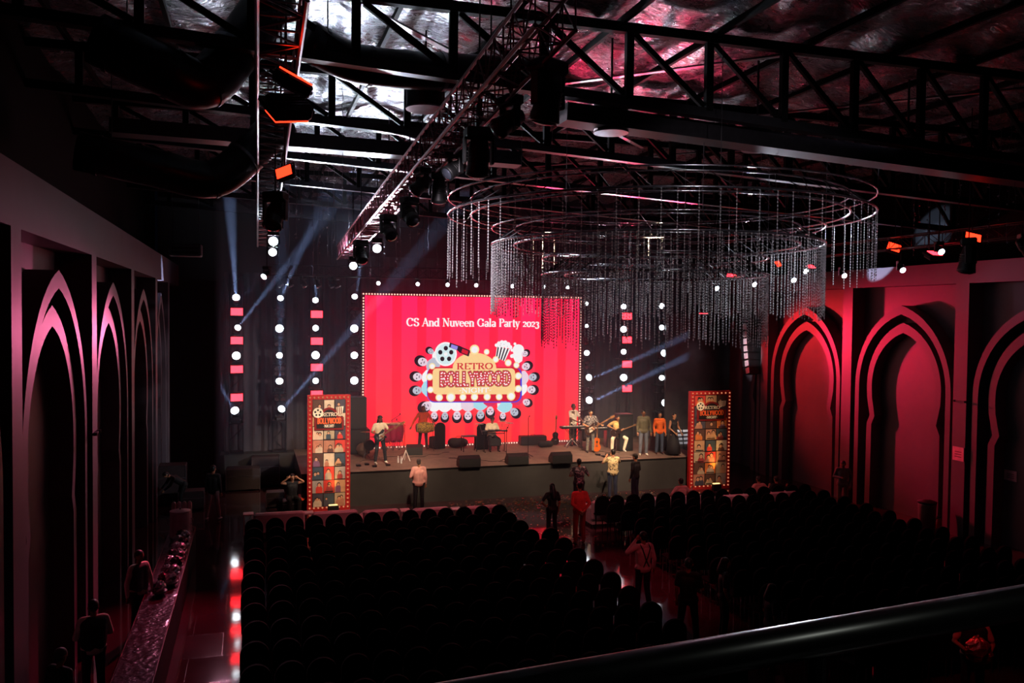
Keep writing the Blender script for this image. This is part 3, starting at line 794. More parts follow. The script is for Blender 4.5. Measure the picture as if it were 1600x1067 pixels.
# ------------------------------------------------------------------ poster banners
POSTER_COL = [(176, 120, 96), (70, 66, 78), (196, 150, 110), (150, 60, 60), (205, 186, 160), (120, 84, 110), (90, 60, 52), (214, 120, 60), (160, 150, 140), (60, 74, 84), (200, 60, 50), (180, 160, 130)]
def banner(px0, px1, pyt, pyb, label, seed):
    rnd = random.Random(seed)
    Y = STAGE_Y - .45
    a = PY(px0, pyb, Y); b = PY(px1, pyb, Y)
    Wd = b.x - a.x; Hh = PY((px0 + px1) / 2, pyt, Y).z
    t = T('poster_banner', label, 'banner', ((a.x + b.x) / 2, Y, 0), group='tall poster banners')
    MB().box((0, .1, Hh / 2), (Wd, .18, Hh)).build('banner_box', M('banner_red', (170, 22, 24), .55), t)
    iw, ih = Wd - .32, Hh - .3
    colw = iw / 3
    MB().box((0, .005, Hh / 2), (iw, .012, ih)).build('backing_sheet', M('banner_dark', (36, 20, 20), .6), t)
    rows = 8; rh = ih / rows
    for rI in range(rows):
        for cI in range(3):
            if rI in (5, 6) and True:
                pass
            cx = -iw / 2 + colw * (cI + .5); cz = .15 + rh * (rI + .5)
            w_, h_ = colw * rnd.uniform(.88, .98), rh * rnd.uniform(.88, .98)
            ci = rnd.randrange(len(POSTER_COL)); c2 = rnd.randrange(len(POSTER_COL)); c3 = rnd.randrange(len(POSTER_COL))
            mb = MB()
            mb.mi = 0; mb.box((cx, -.006, cz), (w_, .008, h_))
            mb.mi = 1
            for k in range(rnd.choice((1, 2, 2, 3))):
                hx = cx + rnd.uniform(-.26, .26) * w_; hz = cz + rnd.uniform(-.1, .2) * h_; hr = rnd.uniform(.13, .2) * w_
                mb.mi = 3; mb.prism([(hx - hr * .5, hz), (hx - hr * 1.6, max(hz - hr * 1.6, cz - h_ / 2)), (hx - hr * 1.6, cz - h_ / 2), (hx + hr * 1.6, cz - h_ / 2), (hx + hr * 1.6, max(hz - hr * 1.6, cz - h_ / 2)), (hx + hr * .5, hz)], -.0112 - k * .003, -.0115 - k * .003)
                mb.mi = 1; mb.disc(hx, hz + hr * .25, hr, hr, -.012 - k * .003, -.0125 - k * .003, 10)
                mb.mi = 2; mb.disc(hx, hz - hr * .1, hr * .72, hr * .86, -.013 - k * .003, -.0135 - k * .003, 10)
            if rnd.random() < .5:
                mb.mi = 1; mb.box((cx, -.022, cz - h_ * .4), (w_ * .8, .003, h_ * .09))
            mb.build('poster', [M('poster_%d' % ci, POSTER_COL[ci], .5), M('poster_hair', (28, 20, 22), .5), M('poster_skin', (198, 148, 116), .5), M('poster_%d' % c2, POSTER_COL[c2], .5)], t)
    # title marquee near the top
    z0 = Hh * .70; hm = Hh * .15
    mb = MB()
    mb.mi = 0; mb.prism([(-iw * .44, z0), (iw * .44, z0), (iw * .44, z0 + hm * .72), (iw * .3, z0 + hm * .78)] + [(iw * .26 * math.cos(R(q)), z0 + hm * .8 + hm * .5 * math.sin(R(q))) for q in range(0, 181, 20)] + [(-iw * .3, z0 + hm * .78), (-iw * .44, z0 + hm * .72)], -.03, -.05)
    mb.mi = 1; mb.prism([(-iw * .38, z0 + hm * .1), (iw * .38, z0 + hm * .1), (iw * .38, z0 + hm * .66)] + [(iw * .21 * math.cos(R(q)), z0 + hm * .72 + hm * .46 * math.sin(R(q))) for q in range(0, 181, 20)] + [(-iw * .38, z0 + hm * .66)], -.05, -.055)
    mb.build('marquee_plaque', [FR, M('plaque_black', (24, 14, 14), .5)], t)
    mb = MB(); text(mb, 'RETRO', -iw * .22, z0 + hm * .80, hm * .2, -.056, -.06, width=iw * .46, tk=.2, tn_=.08)
    mb.build('plaque_lettering', M('letter_cream', (236, 222, 196), .5), t, label='cream serif letters reading RETRO')
    mb = MB(); text(mb, '-NIGHT-', -iw * .17, z0 + hm * .16, hm * .15, -.056, -.06, width=iw * .34, tk=.24, tn_=.09)
    mb.build('plaque_lettering', M('letter_cream', (236, 222, 196), .5), t, label='cream serif letters reading NIGHT')
    mb = MB(); mb.mi = 0; fat(mb, 'BOLLYWOOD', -iw * .36, z0 + hm * .38, hm * .30, iw * .72, -.0552, -.0565, hm * .062); mb.build('plaque_lettering', M('letter_orange', (226, 92, 44), .5), t, label='orange block letters reading BOLLYWOOD')
    mb = MB(); rx, rz_ = -iw * .34, z0 + hm * 1.0
    mb.mi = 0; mb.disc(rx, rz_, .17, .17, -.052, -.062, 20); mb.mi = 1
    for k in range(5): mb.disc(rx + .09 * math.cos(R(90 + 72 * k)), rz_ + .09 * math.sin(R(90 + 72 * k)), .035, .035, -.062, -.065, 10)
    mb.build('reel_emblem', [M('letter_cream', (0, 0, 0)), BLACKP], t)
    mb = MB(); mb.mi = 0; mb.prism([(iw * .24, z0 + hm * .9), (iw * .4, z0 + hm * .98), (iw * .43, z0 + hm * 1.35), (iw * .2, z0 + hm * 1.3)], -.052, -.06)
    mb.mi = 1
    for k in range(3): mb.prism([(iw * (.24 + .055 * k), z0 + hm * .93), (iw * (.262 + .055 * k), z0 + hm * .93), (iw * (.25 + .06 * k), z0 + hm * 1.3), (iw * (.225 + .06 * k), z0 + hm * 1.3)], -.06, -.062)
    mb.build('popcorn_emblem', [M('letter_cream', (0, 0, 0)), FR], t)
    bmesh_ = MB().ball((0, 0, 0), .032, 8, 5).mesh('bulb', EM('bulb_banner', (1, .30, .14), .6, True))
    n = 26
    for k in range(n + 1):
        for s in (-1, 1):
            o = bpy.data.objects.new('bulb', bmesh_); col.objects.link(o); o.parent = t; o.location = (s * (Wd / 2 - .08), -.01, .12 + (Hh - .2) * k / n)
    for k in range(1, 9):
        for z in (.12, Hh - .08):
            o = bpy.data.objects.new('bulb', bmesh_); col.objects.link(o); o.parent = t; o.location = ((Wd - .16) * (k / 9 - .5), -.01, z)
    # feet behind
    for s in (-1, 1): MB().box((s * Wd * .3, .24, .2), (.06, .12, .4)).build('foot_brace', DSTEEL, t)
    # small uplight in front
    u = T('floor_uplight', 'small black floor lamp lighting the ' + ('banner beside the steps' if seed == 1 else 'banner nearest the arched wall'), 'lamp', (t.location.x + .12, Y - .30, 0), group='banner uplights')
    MB().bbox((0, 0, .14), (.36, .16, .2), .02).build('lamp_body', BLACKP, u)
    MB().box((0, .03, .255), (.28, .08, .02)).build('lamp_glass', EM('uplight_glow', (1, .6, .2), 3, True), u)
    MB().box((0, 0, .02), (.3, .14, .04)).build('lamp_foot', DSTEEL, u)
    spot((u.location.x, Y - .28, .34), (u.location.x + .02, Y + .02, 1.5), 120 if seed == 1 else 230, (1, .52, .14), 34, .9, .05)
    return t
banner(480, 547, 617, 797, 'tall red-bordered film poster banner beside the orange steps', 1)
banner(1077, 1140, 611, 768, 'tall red-bordered film poster banner near the arched wall', 2)
# ------------------------------------------------------------------ stage lamps
def head_meshes(sg):
    """sg -1: hanging, +1: standing"""
    b = MB(); b.bbox((0, 0, sg * .07), (.36, .26, .14), .02); b.box((0, -.135, sg * .07), (.16, .01, .07))
    y = MB()
    for s in (-1, 1):
        y.bbox((s * .185, 0, sg * .30), (.035, .12, .34), .012)
    y.bbox((0, 0, sg * .155), (.40, .13, .035), .01)
    return b.mesh('base', BLACKP), y.mesh('yoke', BLACKP)
HM = {-1: head_meshes(-1), 1: head_meshes(1)}
hb = MB(); hb.lathe([(.07, -.24), (.115, -.2), (.135, -.08), (.14, .12), (.155, .2), (.16, .25), (.15, .255)], 18, M4=Matrix.Rotation(R(90), 3, 'X'))
for k in range(4): hb.lathe([(.148, -.06 + .04 * k), (.152, -.05 + .04 * k), (.148, -.04 + .04 * k)], 18, M4=Matrix.Rotation(R(90), 3, 'X'))
HEADM = hb.mesh('lamp_head', BLACKP, True)
def lens_mesh(r, mat):
    m = MB(); m.lathe([(r, 0), (r * .97, .012), (r * .6, .03), (.01, .038)], 18, M4=Matrix.Rotation(R(90), 3, 'X')); return m.mesh('lens', mat, True)
LENS = {'on': lens_mesh(.142, E_WHITE), 'soft': lens_mesh(.142, E_WHITE2), 'off': lens_mesh(.13, M('lens_glass', (60, 64, 74), .08, .3))}
def moving_head(loc, aim, lens, label, sg=-1, k=1.0, group='moving head lamps', beam=None, pole=1):
    a = Vector(aim); a.normalize()
    t = T('moving_head_lamp', label, 'stage lamp', loc, math.atan2(a.x, -a.y), group); t.scale = (k, k, k)
    for m in HM[sg]:
        o = bpy.data.objects.new(m.name.split('.')[0], m); col.objects.link(o); o.parent = t
    h = bpy.data.objects.new('lamp_head', HEADM); col.objects.link(h); h.parent = t
    h.location = (0, 0, sg * .36); h.rotation_euler = (-math.asin(a.z), 0, 0)
    l = bpy.data.objects.new('lens', LENS[lens]); col.objects.link(l); l.parent = h; l.location = (0, -.256, 0)
    if lens != 'off': l['label'] = 'glowing white lens'
    p = Vector(loc) + Vector((0, 0, sg * .36 * k)) + a * (.32 * k)
    if sg < 0 and not pole: MB().tube([(0, 0, -.01), (0, 0, .42 / k)], .014 / k, 6).build('drop_rod', DSTEEL, t)
    if sg < 0 and pole and loc[2] < 11.3: MB().tube([(0, 0, -.01), (0, 0, (11.66 - loc[2]) / k)], .014 / k, 6).build('drop_rod', DSTEEL, t)
    if beam: spot(p, p + a * 5, beam[0], beam[2] if len(beam) > 2 else WHITE, beam[1], .35, .05)
    return t
bh = MB(); bh.bbox((0, .12, 0), (.50, .2, .34), .03)
for k in range(5): bh.box((0, .225, -.12 + .06 * k), (.42, .02, .02))
BHM = bh.mesh('housing', BLACKP)
bp = MB().box((0, 0, 0), (.43, .02, .27)).mesh('glow_panel', E_RED)
bo = MB().box((0, 0, 0), (.43, .02, .27)).mesh('glow_panel', E_REDHOT)
by = MB()
for s in (-1, 1): by.box((s * .27, .12, .04), (.02, .05, .34))
by.box((0, .12, .22), (.56, .05, .02)); BYM = by.mesh('bracket', BLACKP)
def blinder(loc, label, rot=(0, 0, 0), hot=False, k=1.0, light=0, group='red blinder lamps'):
    t = T('blinder_lamp', label, 'stage lamp', loc, 0, group); t.rotation_euler = rot; t.scale = (k, k, k)
    for m, p in ((BHM, (0, 0, 0)), (bo if hot else bp, (0, .008, 0)), (BYM, (0, 0, 0))):
        o = bpy.data.objects.new(m.name.split('.')[0], m); col.objects.link(o); o.parent = t; o.location = p
        if m in (bp, bo): o['label'] = 'glowing red panel'
    if loc[1] < 33 and loc[2] < 11.3:
        q = Euler(rot).to_matrix().inverted() @ Vector((0, 0, (11.66 - loc[2]) / k)); s0 = Vector((0, .12, .2)); MB().tube([s0, s0 + q], .013 / k, 6).build('drop_rod', DSTEEL, t)
    return t
ch = MB(); ch.bbox((0, .1, 0), (.46, .18, .36), .02); CHM = ch.mesh('housing', BLACKP)
cl = MB(); cl.lathe([(.085, 0), (.08, .01), (.05, -.02), (.01, -.04)], 14, M4=Matrix.Rotation(R(90), 3, 'X')); CLM = cl.mesh('reflector_cell', M('reflector', (120, 96, 92), .25, .8))
def cell_blinder(loc, label):
    t = T('four_cell_lamp', label, 'stage lamp', loc, 0, 'unlit four cell lamps')
    o = bpy.data.objects.new('housing', CHM); col.objects.link(o); o.parent = t
    for sx_ in (-1, 1):
        for sz_ in (-1, 1):
            o = bpy.data.objects.new('reflector_cell', CLM); col.objects.link(o); o.parent = t; o.location = (sx_ * .11, 0, sz_ * .09)
    return t

# ------------------------------------------------------------------ eight lamp towers
TWY = 33.5
TOW = [(369, 715, 'outermost tower on the buffet side', [(469, 'n'), (515, 's'), (558, 'b'), (647, 'b')], [487, 532, 577, 621], []),
       (437, 712, 'second tower on the buffet side', [(469, 's'), (515, 'b'), (557, 's'), (601, 'n'), (644, 'n')], [], [488, 534, 580, 620]),
       (494, 700, 'third tower on the buffet side', [(473, 's'), (514, 's'), (557, 'b'), (597, 's')], [491, 533, 574, 616], []),
       (555, 620, 'tower just beside the screen, buffet side', [(467, 's'), (515, 'b'), (557, 'n'), (597, 'b')], [], [492, 534, 575]),
       (921, 700, 'tower just beside the screen, archway side', [(475, 'd'), (510, 'd'), (553, 's'), (592, 'n'), (628, 'b')], [], [533, 570, 608]),
       (979, 700, 'second tower on the archway side', [(480, 's'), (516, 'n'), (551, 's'), (592, 'b')], [494, 531, 569, 607], []),
       (1039, 700, 'third tower on the archway side', [(479, 's'), (513, 's'), (554, 'b'), (592, 's'), (631, 'b')], [], [496, 533, 572, 608]),
       (1098, 690, 'outermost tower on the archway side', [(516, 'n'), (551, 's'), (592, 'b')], [494, 531, 569, 606], [])]
AIMS = {(369, 469): ((-.05, -.5, 1), 900, 7), (369, 647): ((-.9, -.9, 1.9), 500, 6), (437, 469): ((.45, -.6, 1.1), 900, 6), (437, 644): ((1.6, -.7, 2.0), 1300, 4.5), (369, 515): ((1.2, -1.0, 1.6), 800, 5),
        (494, 473): ((-.1, -.4, 1.2), 700, 6), (437, 601): ((.0, -.6, 1.7), 500, 5), (555, 467): ((.1, -.4, 1), 500, 6),
        (921, 628): ((1.6, -2.2, 1.3), 1500, 4), (921, 592): ((1.6, -2.2, 1.2), 1200, 4), (1098, 516): ((1.0, -2.2, 1.7), 1500, 4), (1098, 592): ((1.0, -2.2, 1.6), 1300, 4), (1039, 631): ((1.8, -2.0, .55), 1000, 3.5), (1039, 554): ((1.4, -2.2, 1.2), 1000, 4)}
hgt = ['lowest', 'second lowest', 'middle', 'fourth from below', 'topmost', 'uppermost']
BEAMGAIN = 26.0
for px, pb, nm, heads, reds, cells in TOW:
    b = PY(px, 600, TWY)
    z0 = STAGE_Z; z1 = 8.1
    t = T('truss_tower', 'dark lattice ' + nm + ' carrying stage lamps', 'truss', (b.x + (-.06 if px == 555 else .06 if px == 921 else 0), TWY + .32, z0), group='lamp towers')
    for sx_ in (-1, 1):
        for sy_ in (-1, 1):
            MB().tube([(sx_ * .25, sy_ * .14, 0), (sx_ * .25, sy_ * .14, z1 - z0)], .022, 6).build('upright_tube', DSTEEL, t)
    mb = MB()
    for i in range(14):
        a = (z1 - z0) * i / 14; c_ = (z1 - z0) * (i + 1) / 14; s = 1 if i % 2 else -1
        for sy_ in (-1, 1): mb.tube([(-s * .25, sy_ * .14, a), (s * .25, sy_ * .14, c_)], .010, 5)
        for sx_ in (-1, 1): mb.tube([(sx_ * .25, -s * .14, a), (sx_ * .25, s * .14, c_)], .010, 5)
    mb.build('lattice', DSTEEL, t)
    MB().box((0, 0, .03), (.56, .5, .06)).build('base_plate', DSTEEL, t)
    heads = sorted(heads, reverse=True)
    for i, (py, kd) in enumerate(heads):
        p = PY(px, py, TWY - .1)
        aim = AIMS.get((px, py))
        lens = 'on' if kd in 'bns' else 'soft'
        k = {'b': 1.05, 'n': .95, 's': .8, 'd': .55}[kd]
        c = PY(px, py, TWY - .35)
        toC = (CP - c).normalized()
        av = (toC * 1.0 + Vector((0, 0, .15))) if not aim else toC * .8 + Vector(aim[0]).normalized() * .6
        loc = (c.x, TWY - .05, c.z - .36 * k)
        MB().box((loc[0] - t.location.x, -.15, loc[2] - z0 - .02), (.5, .62, .04)).build('lamp_shelf', DSTEEL, t)
        moving_head(loc, av, lens, 'lit white lamp, %s on the %s' % (hgt[i], nm), 1, k)
        if aim:
            p0 = c + Vector((0, -.12, 0))
            spot(p0, p0 + Vector(aim[0]), aim[1] * BEAMGAIN, (.55, .68, 1), aim[2], .3, .05)
    for i, py in enumerate(sorted(reds, reverse=True)):
        c = PY(px + 1, py, TWY - .2)
        MB().box((c.x - t.location.x, -.0, c.z - z0 - .19), (.5, .66, .03)).build('lamp_shelf', DSTEEL, t)
        blinder((c.x, TWY - .2, c.z), 'rectangular red blinder, %s on the %s' % (hgt[i], nm))
    for i, py in enumerate(sorted(cells, reverse=True)):
        c = PY(px, py, TWY - .1)
        MB().box((c.x - t.location.x, -.0, c.z - z0 - .195), (.5, .5, .03)).build('lamp_shelf', DSTEEL, t)
        cell_blinder((c.x, TWY - .1, c.z), 'unlit four-lens lamp, %s on the %s' % (hgt[i], nm))

# black drapes behind the towers
def drape(x0, x1, z0, z1, y, label):
    n = int((x1 - x0) * 14)
    mb = MB(); vs = []
    for i in range(n + 1):
        x = x0 + (x1 - x0) * i / n; yy = .035 * math.sin(i * 1.1) + .02 * math.sin(i * .37)
        for z in (0, z1 - z0): vs.append((x - (x0 + x1) / 2, yy, z))
    for i in range(n + 1):
        x = x0 + (x1 - x0) * i / n; yy = .035 * math.sin(i * 1.1) + .02 * math.sin(i * .37) + .01
        for z in (0, z1 - z0): vs.append((x - (x0 + x1) / 2, yy, z))
    o = 2 * (n + 1)
    fs = [(2 * i, 2 * i + 2, 2 * i + 3, 2 * i + 1) for i in range(n)] + [(o + 2 * i, o + 2 * i + 1, o + 2 * i + 3, o + 2 * i + 2) for i in range(n)]
    mb.add(vs, fs)
    return tag(mb.build('stage_drape', M('drape_grey', (66, 60, 66), .85, 0, .2, 2, .1, 120), None, ((x0 + x1) / 2, y, z0)), label, 'curtain')
drape(PY(350, 600, 34.1).x, SX0 + .3, 1.0, 8.2, 34.15, 'charcoal cloth drape behind the four lamp towers of the buffet side')
drape(SX1 - .3, PY(1150, 600, 34.1).x, STAGE_Z + .02, 8.2, 34.15, 'charcoal cloth drape behind the four lamp towers of the archway side')
od = drape(SX0 - .2, SX1 + .2, 7.6, 9.0, 34.5, 'narrow black cloth border hanging above the video wall')
for s in (-1, 0, 1): MB().tube([(s * 3.5, 0, 1.38), (s * 3.5, 0, 4.06)], .012, 6).build('hanging_chain', DSTEEL, od)
rx1 = min(PY(1150, 600, 34).x, WR - .2); rx2 = PY(1090, 716, STAGE_Y).x + .32
tag(MB().box((0, 0, .595), (rx1 - rx2, .9, 1.19)).build('backstage_riser', SKIRT, None, ((rx1 + rx2) / 2, 33.9, 0)), 'black riser carrying the outermost lamp tower by the arched wall', 'platform')
rx0 = PY(345, 600, 34).x; MB_ = MB().box((0, 0, .595), (STX0 - .02 - rx0, .9, 1.19)); o = MB_.build('backstage_riser', SKIRT, None, ((STX0 - .02 + rx0) / 2, 33.9, 0)); tag(o, 'black riser carrying the outer lamp towers of the buffet side', 'platform')

# horizontal truss carrying the small lamps over the screen
def box_truss(P0, P1, wd, label, mat, seg=.5, r=.025):
    P0 = Vector(P0); P1 = Vector(P1); t = T('lighting_truss', label, 'truss', P0, group='lighting trusses')
    d = P1 - P0; L = d.length; d.normalize()
    a = d.cross(Vector((0, 0, 1))).normalized(); b = a.cross(d).normalized()
    h = wd / 2
    cn = [a * -h + b * h, a * h + b * h, a * h - b * h, a * -h - b * h]
    for c in cn: MB().tube([c, c + d * L], r, 8).build('chord_tube', mat, t)
    n = int(L / seg)
    for f in range(4):
        c0, c1 = cn[f], cn[(f + 1) % 4]
        mb = MB()
        for i in range(n):
            x0, x1 = L * i / n, L * (i + 1) / n
            s0, s1 = (c0, c1) if i % 2 else (c1, c0)
            mb.tube([s0 + d * x0, s1 + d * x1], r * .42, 5)
            mb.tube([c0 + d * x0, c1 + d * x0], r * .42, 5)
        mb.build('lattice', mat, t)
    for k in (0.12, .5, .88):
        p = d * L * k + P0
        MB().tube([d * L * k + b * h, Vector((0, 0, 11.4 - P0.z)) + Vector(((d * L * k).x, (d * L * k).y, 0))], .012, 6).build('hanging_chain', DSTEEL, t)
    return t
TR = M('truss_alu', (120, 120, 128), .3, .9)
bx0, bx1 = PY(420, 430, 32.8).x, PY(1130, 435, 32.8).x
zb = PY(760, 430, 32.8).z
box_truss((bx0, 32.8, zb), (bx1, 32.8, zb), .4, 'lighting truss hung across the stage above the video wall', DSTEEL)
for i, px in enumerate((593, 655, 702, 747, 804, 854, 891)):
    c = PY(px, 442, 32.5)
    moving_head((c.x, 32.8, zb - .22), (CP - c).normalized() * .9 + Vector((0, 0, -.1)), 'on', 'small lit lamp, %s from the buffet side above the video wall' % ORD[i], -1, .52)
for i, px in enumerate((436, 452, 474, 496, 518, 526)):
    c = PY(px, 430, 32.6)
    moving_head((c.x, 32.8, zb - .22), (.5, -.5, -.9), 'off', 'unlit red-rimmed lamp, %s from the buffet side on the rear truss' % ORD[i], -1, .7)

# left lighting truss running away from the balcony
pA = PD(462, -40, 8.6); pA.x = .27
pB = Vector((.35, 30.5, 9.2))
t = box_truss(pA, pB, .5, 'long straight lighting truss running from the balcony towards the outermost towers', TR, .45, .03)
# diagonal truss
qA = PD(868, 10, 9.3); qB = PD(537, 395, 30)
box_truss(qA, qB, .48, 'long diagonal lighting truss slanting over the hall towards the screen', M('truss_alu_redlit', (120, 60, 72), .3, .85), .4, .028)  # red light on the metal is put into the truss colour
# lamps of the left truss
blinder(PD(463, 118, 10.2), 'red-orange blinder tilted down, nearest the balcony on the straight truss', (R(-62), R(12), R(35)), True, .85)
blinder(PD(448, 182, 11.0), 'dark lamp seen from behind with red back, second on the straight truss', (R(50), R(10), R(205)), True, 1.1)
blinder(PD(443, 268, 13.5), 'glowing red panel lamp, third on the straight truss', (R(-15), R(-18), R(-28)), True, .62)
moving_head(PD(430, 300, 15), (-.2, -.4, -.8), 'off', 'large unlit moving lamp just beyond the glowing red panel lamp', -1, 1.1)
for i, (px, py, d, k) in enumerate(((430, 351, 20, .95), (427, 377, 22.5, .85), (426, 394, 24.5, .8), (417, 428, 27, .7))):
    c = PD(px, py, d); av = (CP - c).normalized()
    moving_head(c + Vector((0, 0, .36 * k)) - av * .26 * k, av if i < 3 else (-.5, -.6, -.5), 'on', 'round white lamp, %s of the four in line on the straight truss' % ORD[i], -1, k, beam=(600, 7, (.5, .62, 1)) if i == 3 else None)
# lamps of the diagonal truss
DL = [(857, 95, 10.6, (-.1, .2, -1), 1.25, 'off', 'huge'), (797, 150, 12.0, (-.7, -.2, -.5), 1.0, 'off', 'tilted'), (748, 200, 13.0, (0, .2, -1), 1.2, 'off', 'big upright'),
      (712, 235, 15.0, (-.7, -.3, -.5), .9, 'off', 'dark tilted'), (686, 268, 16.5, (0, .1, -1), 1.0, 'off', 'compact upright'), (660, 262, 16, (-.7, -.2, -.6), .9, 'off', 'half-hidden'),
      (640, 308, 18.5, (.2, -.6, -.6), 1.05, 'off', 'wide'), (607, 335, 20.5, (.2, -.6, -.6), 1.05, 'off', 'red-lit'), (564, 375, 24, (.1, -.5, -.8), 1.1, 'off', 'far dark')]
for i, (px, py, d, a, k, ln, nm) in enumerate(DL):
    moving_head(PD(px, py, d), a, ln, '%s unlit moving lamp, %s from the balcony on the diagonal truss' % (nm, ORD[i]), -1, k)
for i, (px, py, d) in enumerate(((589, 389, 24), (552, 416, 27))):
    c = PD(px, py, d); av = (CP - c).normalized()
    moving_head(c + Vector((0, 0, .32)) - av * .23, av, 'on', ('nearer' if i == 0 else 'farther') + ' round white lamp at the far end of the diagonal truss', -1, .85)
# lamps over the archway side
rz_ = PX(1450, 372, 18.5)
box_truss((18.3, 14.0, 8.9), (18.3, 31.5, 8.9), .35, 'dark lighting truss along the arched wall, above its cornice', DSTEEL)
RL = [(1397, 386, 'b', 25), (1461, 395, 'b', 23), (1521, 370, 'b', 21.5), (1143, 432, 'b', 29), (1266, 416, 'b', 27.5), (1216, 412, 'b', 28.5)]
for i, (px, py, kd, d) in enumerate(RL):
    c = PD(px, py, d)
    rot = [(R(-20), R(20), R(-35)), (R(-60), 0, R(5)), (R(-35), R(15), R(-30)), (R(-30), R(10), R(-40)), (R(-60), 0, 0), (R(-30), R(-10), R(30))][i]
    blinder(c, 'small red-orange lamp, %s' % ['over the cornice where the strands end', 'second beyond the strands, with a white lamp in front', 'third beyond the strands, beside a hanging black lamp', 'lowest, seen through the innermost strands', 'seen through the outer strands, broad and flat', 'seen through the middle strands, close to the ring'][i], rot, i in (0, 2, 5), .72 if i > 2 else .85, group='red lamps over the archway side')
WLp = [(1407, 419, 25), (1467, 390, 22.6), (1316, 428, 27), (1112, 437, 29.5), (1117, 448, 29), (1176, 442, 28), (1237, 435, 27), (1256, 421, 27)]
for i, (px, py, d) in enumerate(WLp):
    c = PD(px, py, d); av = (CP - c).normalized()
    moving_head(c + Vector((0, 0, .22)), av + Vector((.5, 0, -.35)), 'on', 'small tilted white lamp, %s' % ['in front of the arched wall cornice', 'glinting before the second red lamp', 'shining through the outermost strands', 'deep behind the strands, highest of a close pair', 'deep behind the strands, lowest of a close pair', 'behind the strands beside the innermost ring', 'behind the strands below the flat red lamp', 'behind the strands just above the flat red lamp'][i], -1, .6)
moving_head(PD(1514, 372, 19.5), (-.1, .1, -1), 'off', 'hanging black moving lamp beside the third red lamp of the archway side', -1, 1.3)
moving_head(PD(1600, 365, 19), (.5, -.3, -.8), 'soft', 'black moving lamp hanging at the far end of the archway truss', -1, .8)

# ------------------------------------------------------------------ hanging line array of speakers
c = PY(1178, 505, 31.2)
t = T('line_array', 'black hanging line array of loudspeakers beside the stage, one edge catching light', 'loudspeaker', (c.x, 31.2, c.z))
n = 7
for i in range(n):
    q = Matrix.Rotation(R(-2.2 * i - 1), 3, 'X')
    MB().bbox((0, -.02 * i * i * .35, -.16 - .31 * i), (1.0, .5, .295), .02, 0, q).build('cabinet', BLACKP, t)
    MB().box((0, -.255 - .02 * i * i * .35, -.16 - .31 * i), (.92, .01, .25), 0, q).build('grille', M('grille', (28, 28, 30), .5), t)
    MB().box((-.505, -.02 * i * i * .35 - .1, -.16 - .31 * i), (.008, .26, .24), 0, q).build('rigging_plate', M('plate_chrome', (225, 225, 230), .35, .5), t, label='bright rigging plate')
MB().box((0, 0, .03), (1.0, .5, .06)).build('flying_frame', DSTEEL, t)
for s in (-1, 1): MB().tube([(s * .2, 0, .06), (s * .2, 0, 11.3 - c.z)], .012, 6).build('hanging_chain', STEEL, t)
spot((c.x - 3.5, 29.6, 6.2), (c.x - .5, 31.1, 5.2), 700, (.95, .9, .95), 24, .5, .05)  # unseen spot added to make the array's edge plates bright

# ------------------------------------------------------------------ crystal ring chandelier
CX, CY = 8.55, 16.97
ch_ = T('chandelier', 'huge three-tier chandelier of rings with long crystal strands under the roof', 'chandelier', (CX, CY, 8.8))
CRY = M('crystal', (245, 245, 250), .25, .3, .1, 30, spec=.8)
_nt = CRY.node_tree; _mx = _nt.nodes.new('ShaderNodeMixShader'); _tr = _nt.nodes.new('ShaderNodeBsdfTransparent'); _mx.inputs[0].default_value = .7
_nt.links.new(_tr.outputs[0], _mx.inputs[1]); _nt.links.new(_nt.nodes['Principled BSDF'].outputs[0], _mx.inputs[2]); _nt.links.new(_mx.outputs[0], _nt.nodes['Material Output'].inputs['Surface'])
RIM = M('ring_chrome', (190, 190, 200), .2, .95)
TI = [(4.6, 8.83, 1.43, 84), (3.63, 8.2, 1.5, 190), (2.49, 7.55, 1.5, 140)]
sb = []
def strand_mesh(L, n_):
    mb = MB(); mb.tube([(0, 0, 0), (0, 0, -L)], .0025, 3, False)
    for k in range(n_):
        z = -L * (k + .5) / n_; r = .0135
        mb.add([(r, 0, z), (0, r, z), (-r, 0, z), (0, -r, z), (0, 0, z + r * 1.3), (0, 0, z - r * 1.3)], [(0, 1, 4), (1, 2, 4), (2, 3, 4), (3, 0, 4), (1, 0, 5), (2, 1, 5), (3, 2, 5), (0, 3, 5)])
    return mb
for (rad, z, L, n) in TI:
    zz = z - 8.8
    for rr_, nm in ((rad, 'ring_rim'), (rad - .5, 'inner_ring_rim')):
        for dz, r_ in ((0, .026), (.36, .018)):
            pts = [(rr_ * math.cos(2 * PI * k / 72), rr_ * math.sin(2 * PI * k / 72), zz + dz) for k in range(73)]
            MB().tube(pts, r_, 6, False).build(nm, RIM, ch_, smooth=True)
    mb = MB()
    P = []
    for k in range(41):
        a = 2 * PI * k / 40; b = a + PI / 40
        P += [(rad * math.cos(a), rad * math.sin(a), zz), ((rad - .5) * math.cos(b), (rad - .5) * math.sin(b), zz + .36)]
    mb.tube(P, .009, 5)
    mb.build('ring_lattice', DSTEEL, ch_)
    for k in range(6):
        a = 2 * PI * k / 6 + .3; MB().tube([(rad * math.cos(a), rad * math.sin(a), zz + .36), (rad * math.cos(a), rad * math.sin(a), 2.4)], .007, 5).build('suspension_wire', STEEL, ch_)
    for k in range(n):
        a = 2 * PI * (k + random.uniform(-.15, .15)) / n
        sb.append((rad * math.cos(a), rad * math.sin(a), zz, L, random.uniform(.9, 1.1)))
sm = strand_mesh(1, 24).mesh('crystal_strand', CRY)
order = sorted(sb, key=lambda q: (q[1] + .4 * q[0]))
for (x, y, z, L, k) in order[:100]:
    o = bpy.data.objects.new('crystal_strand', sm); col.objects.link(o); o.parent = ch_; o.location = (x, y, z); o.scale = (1.2, 1.2, L * k)
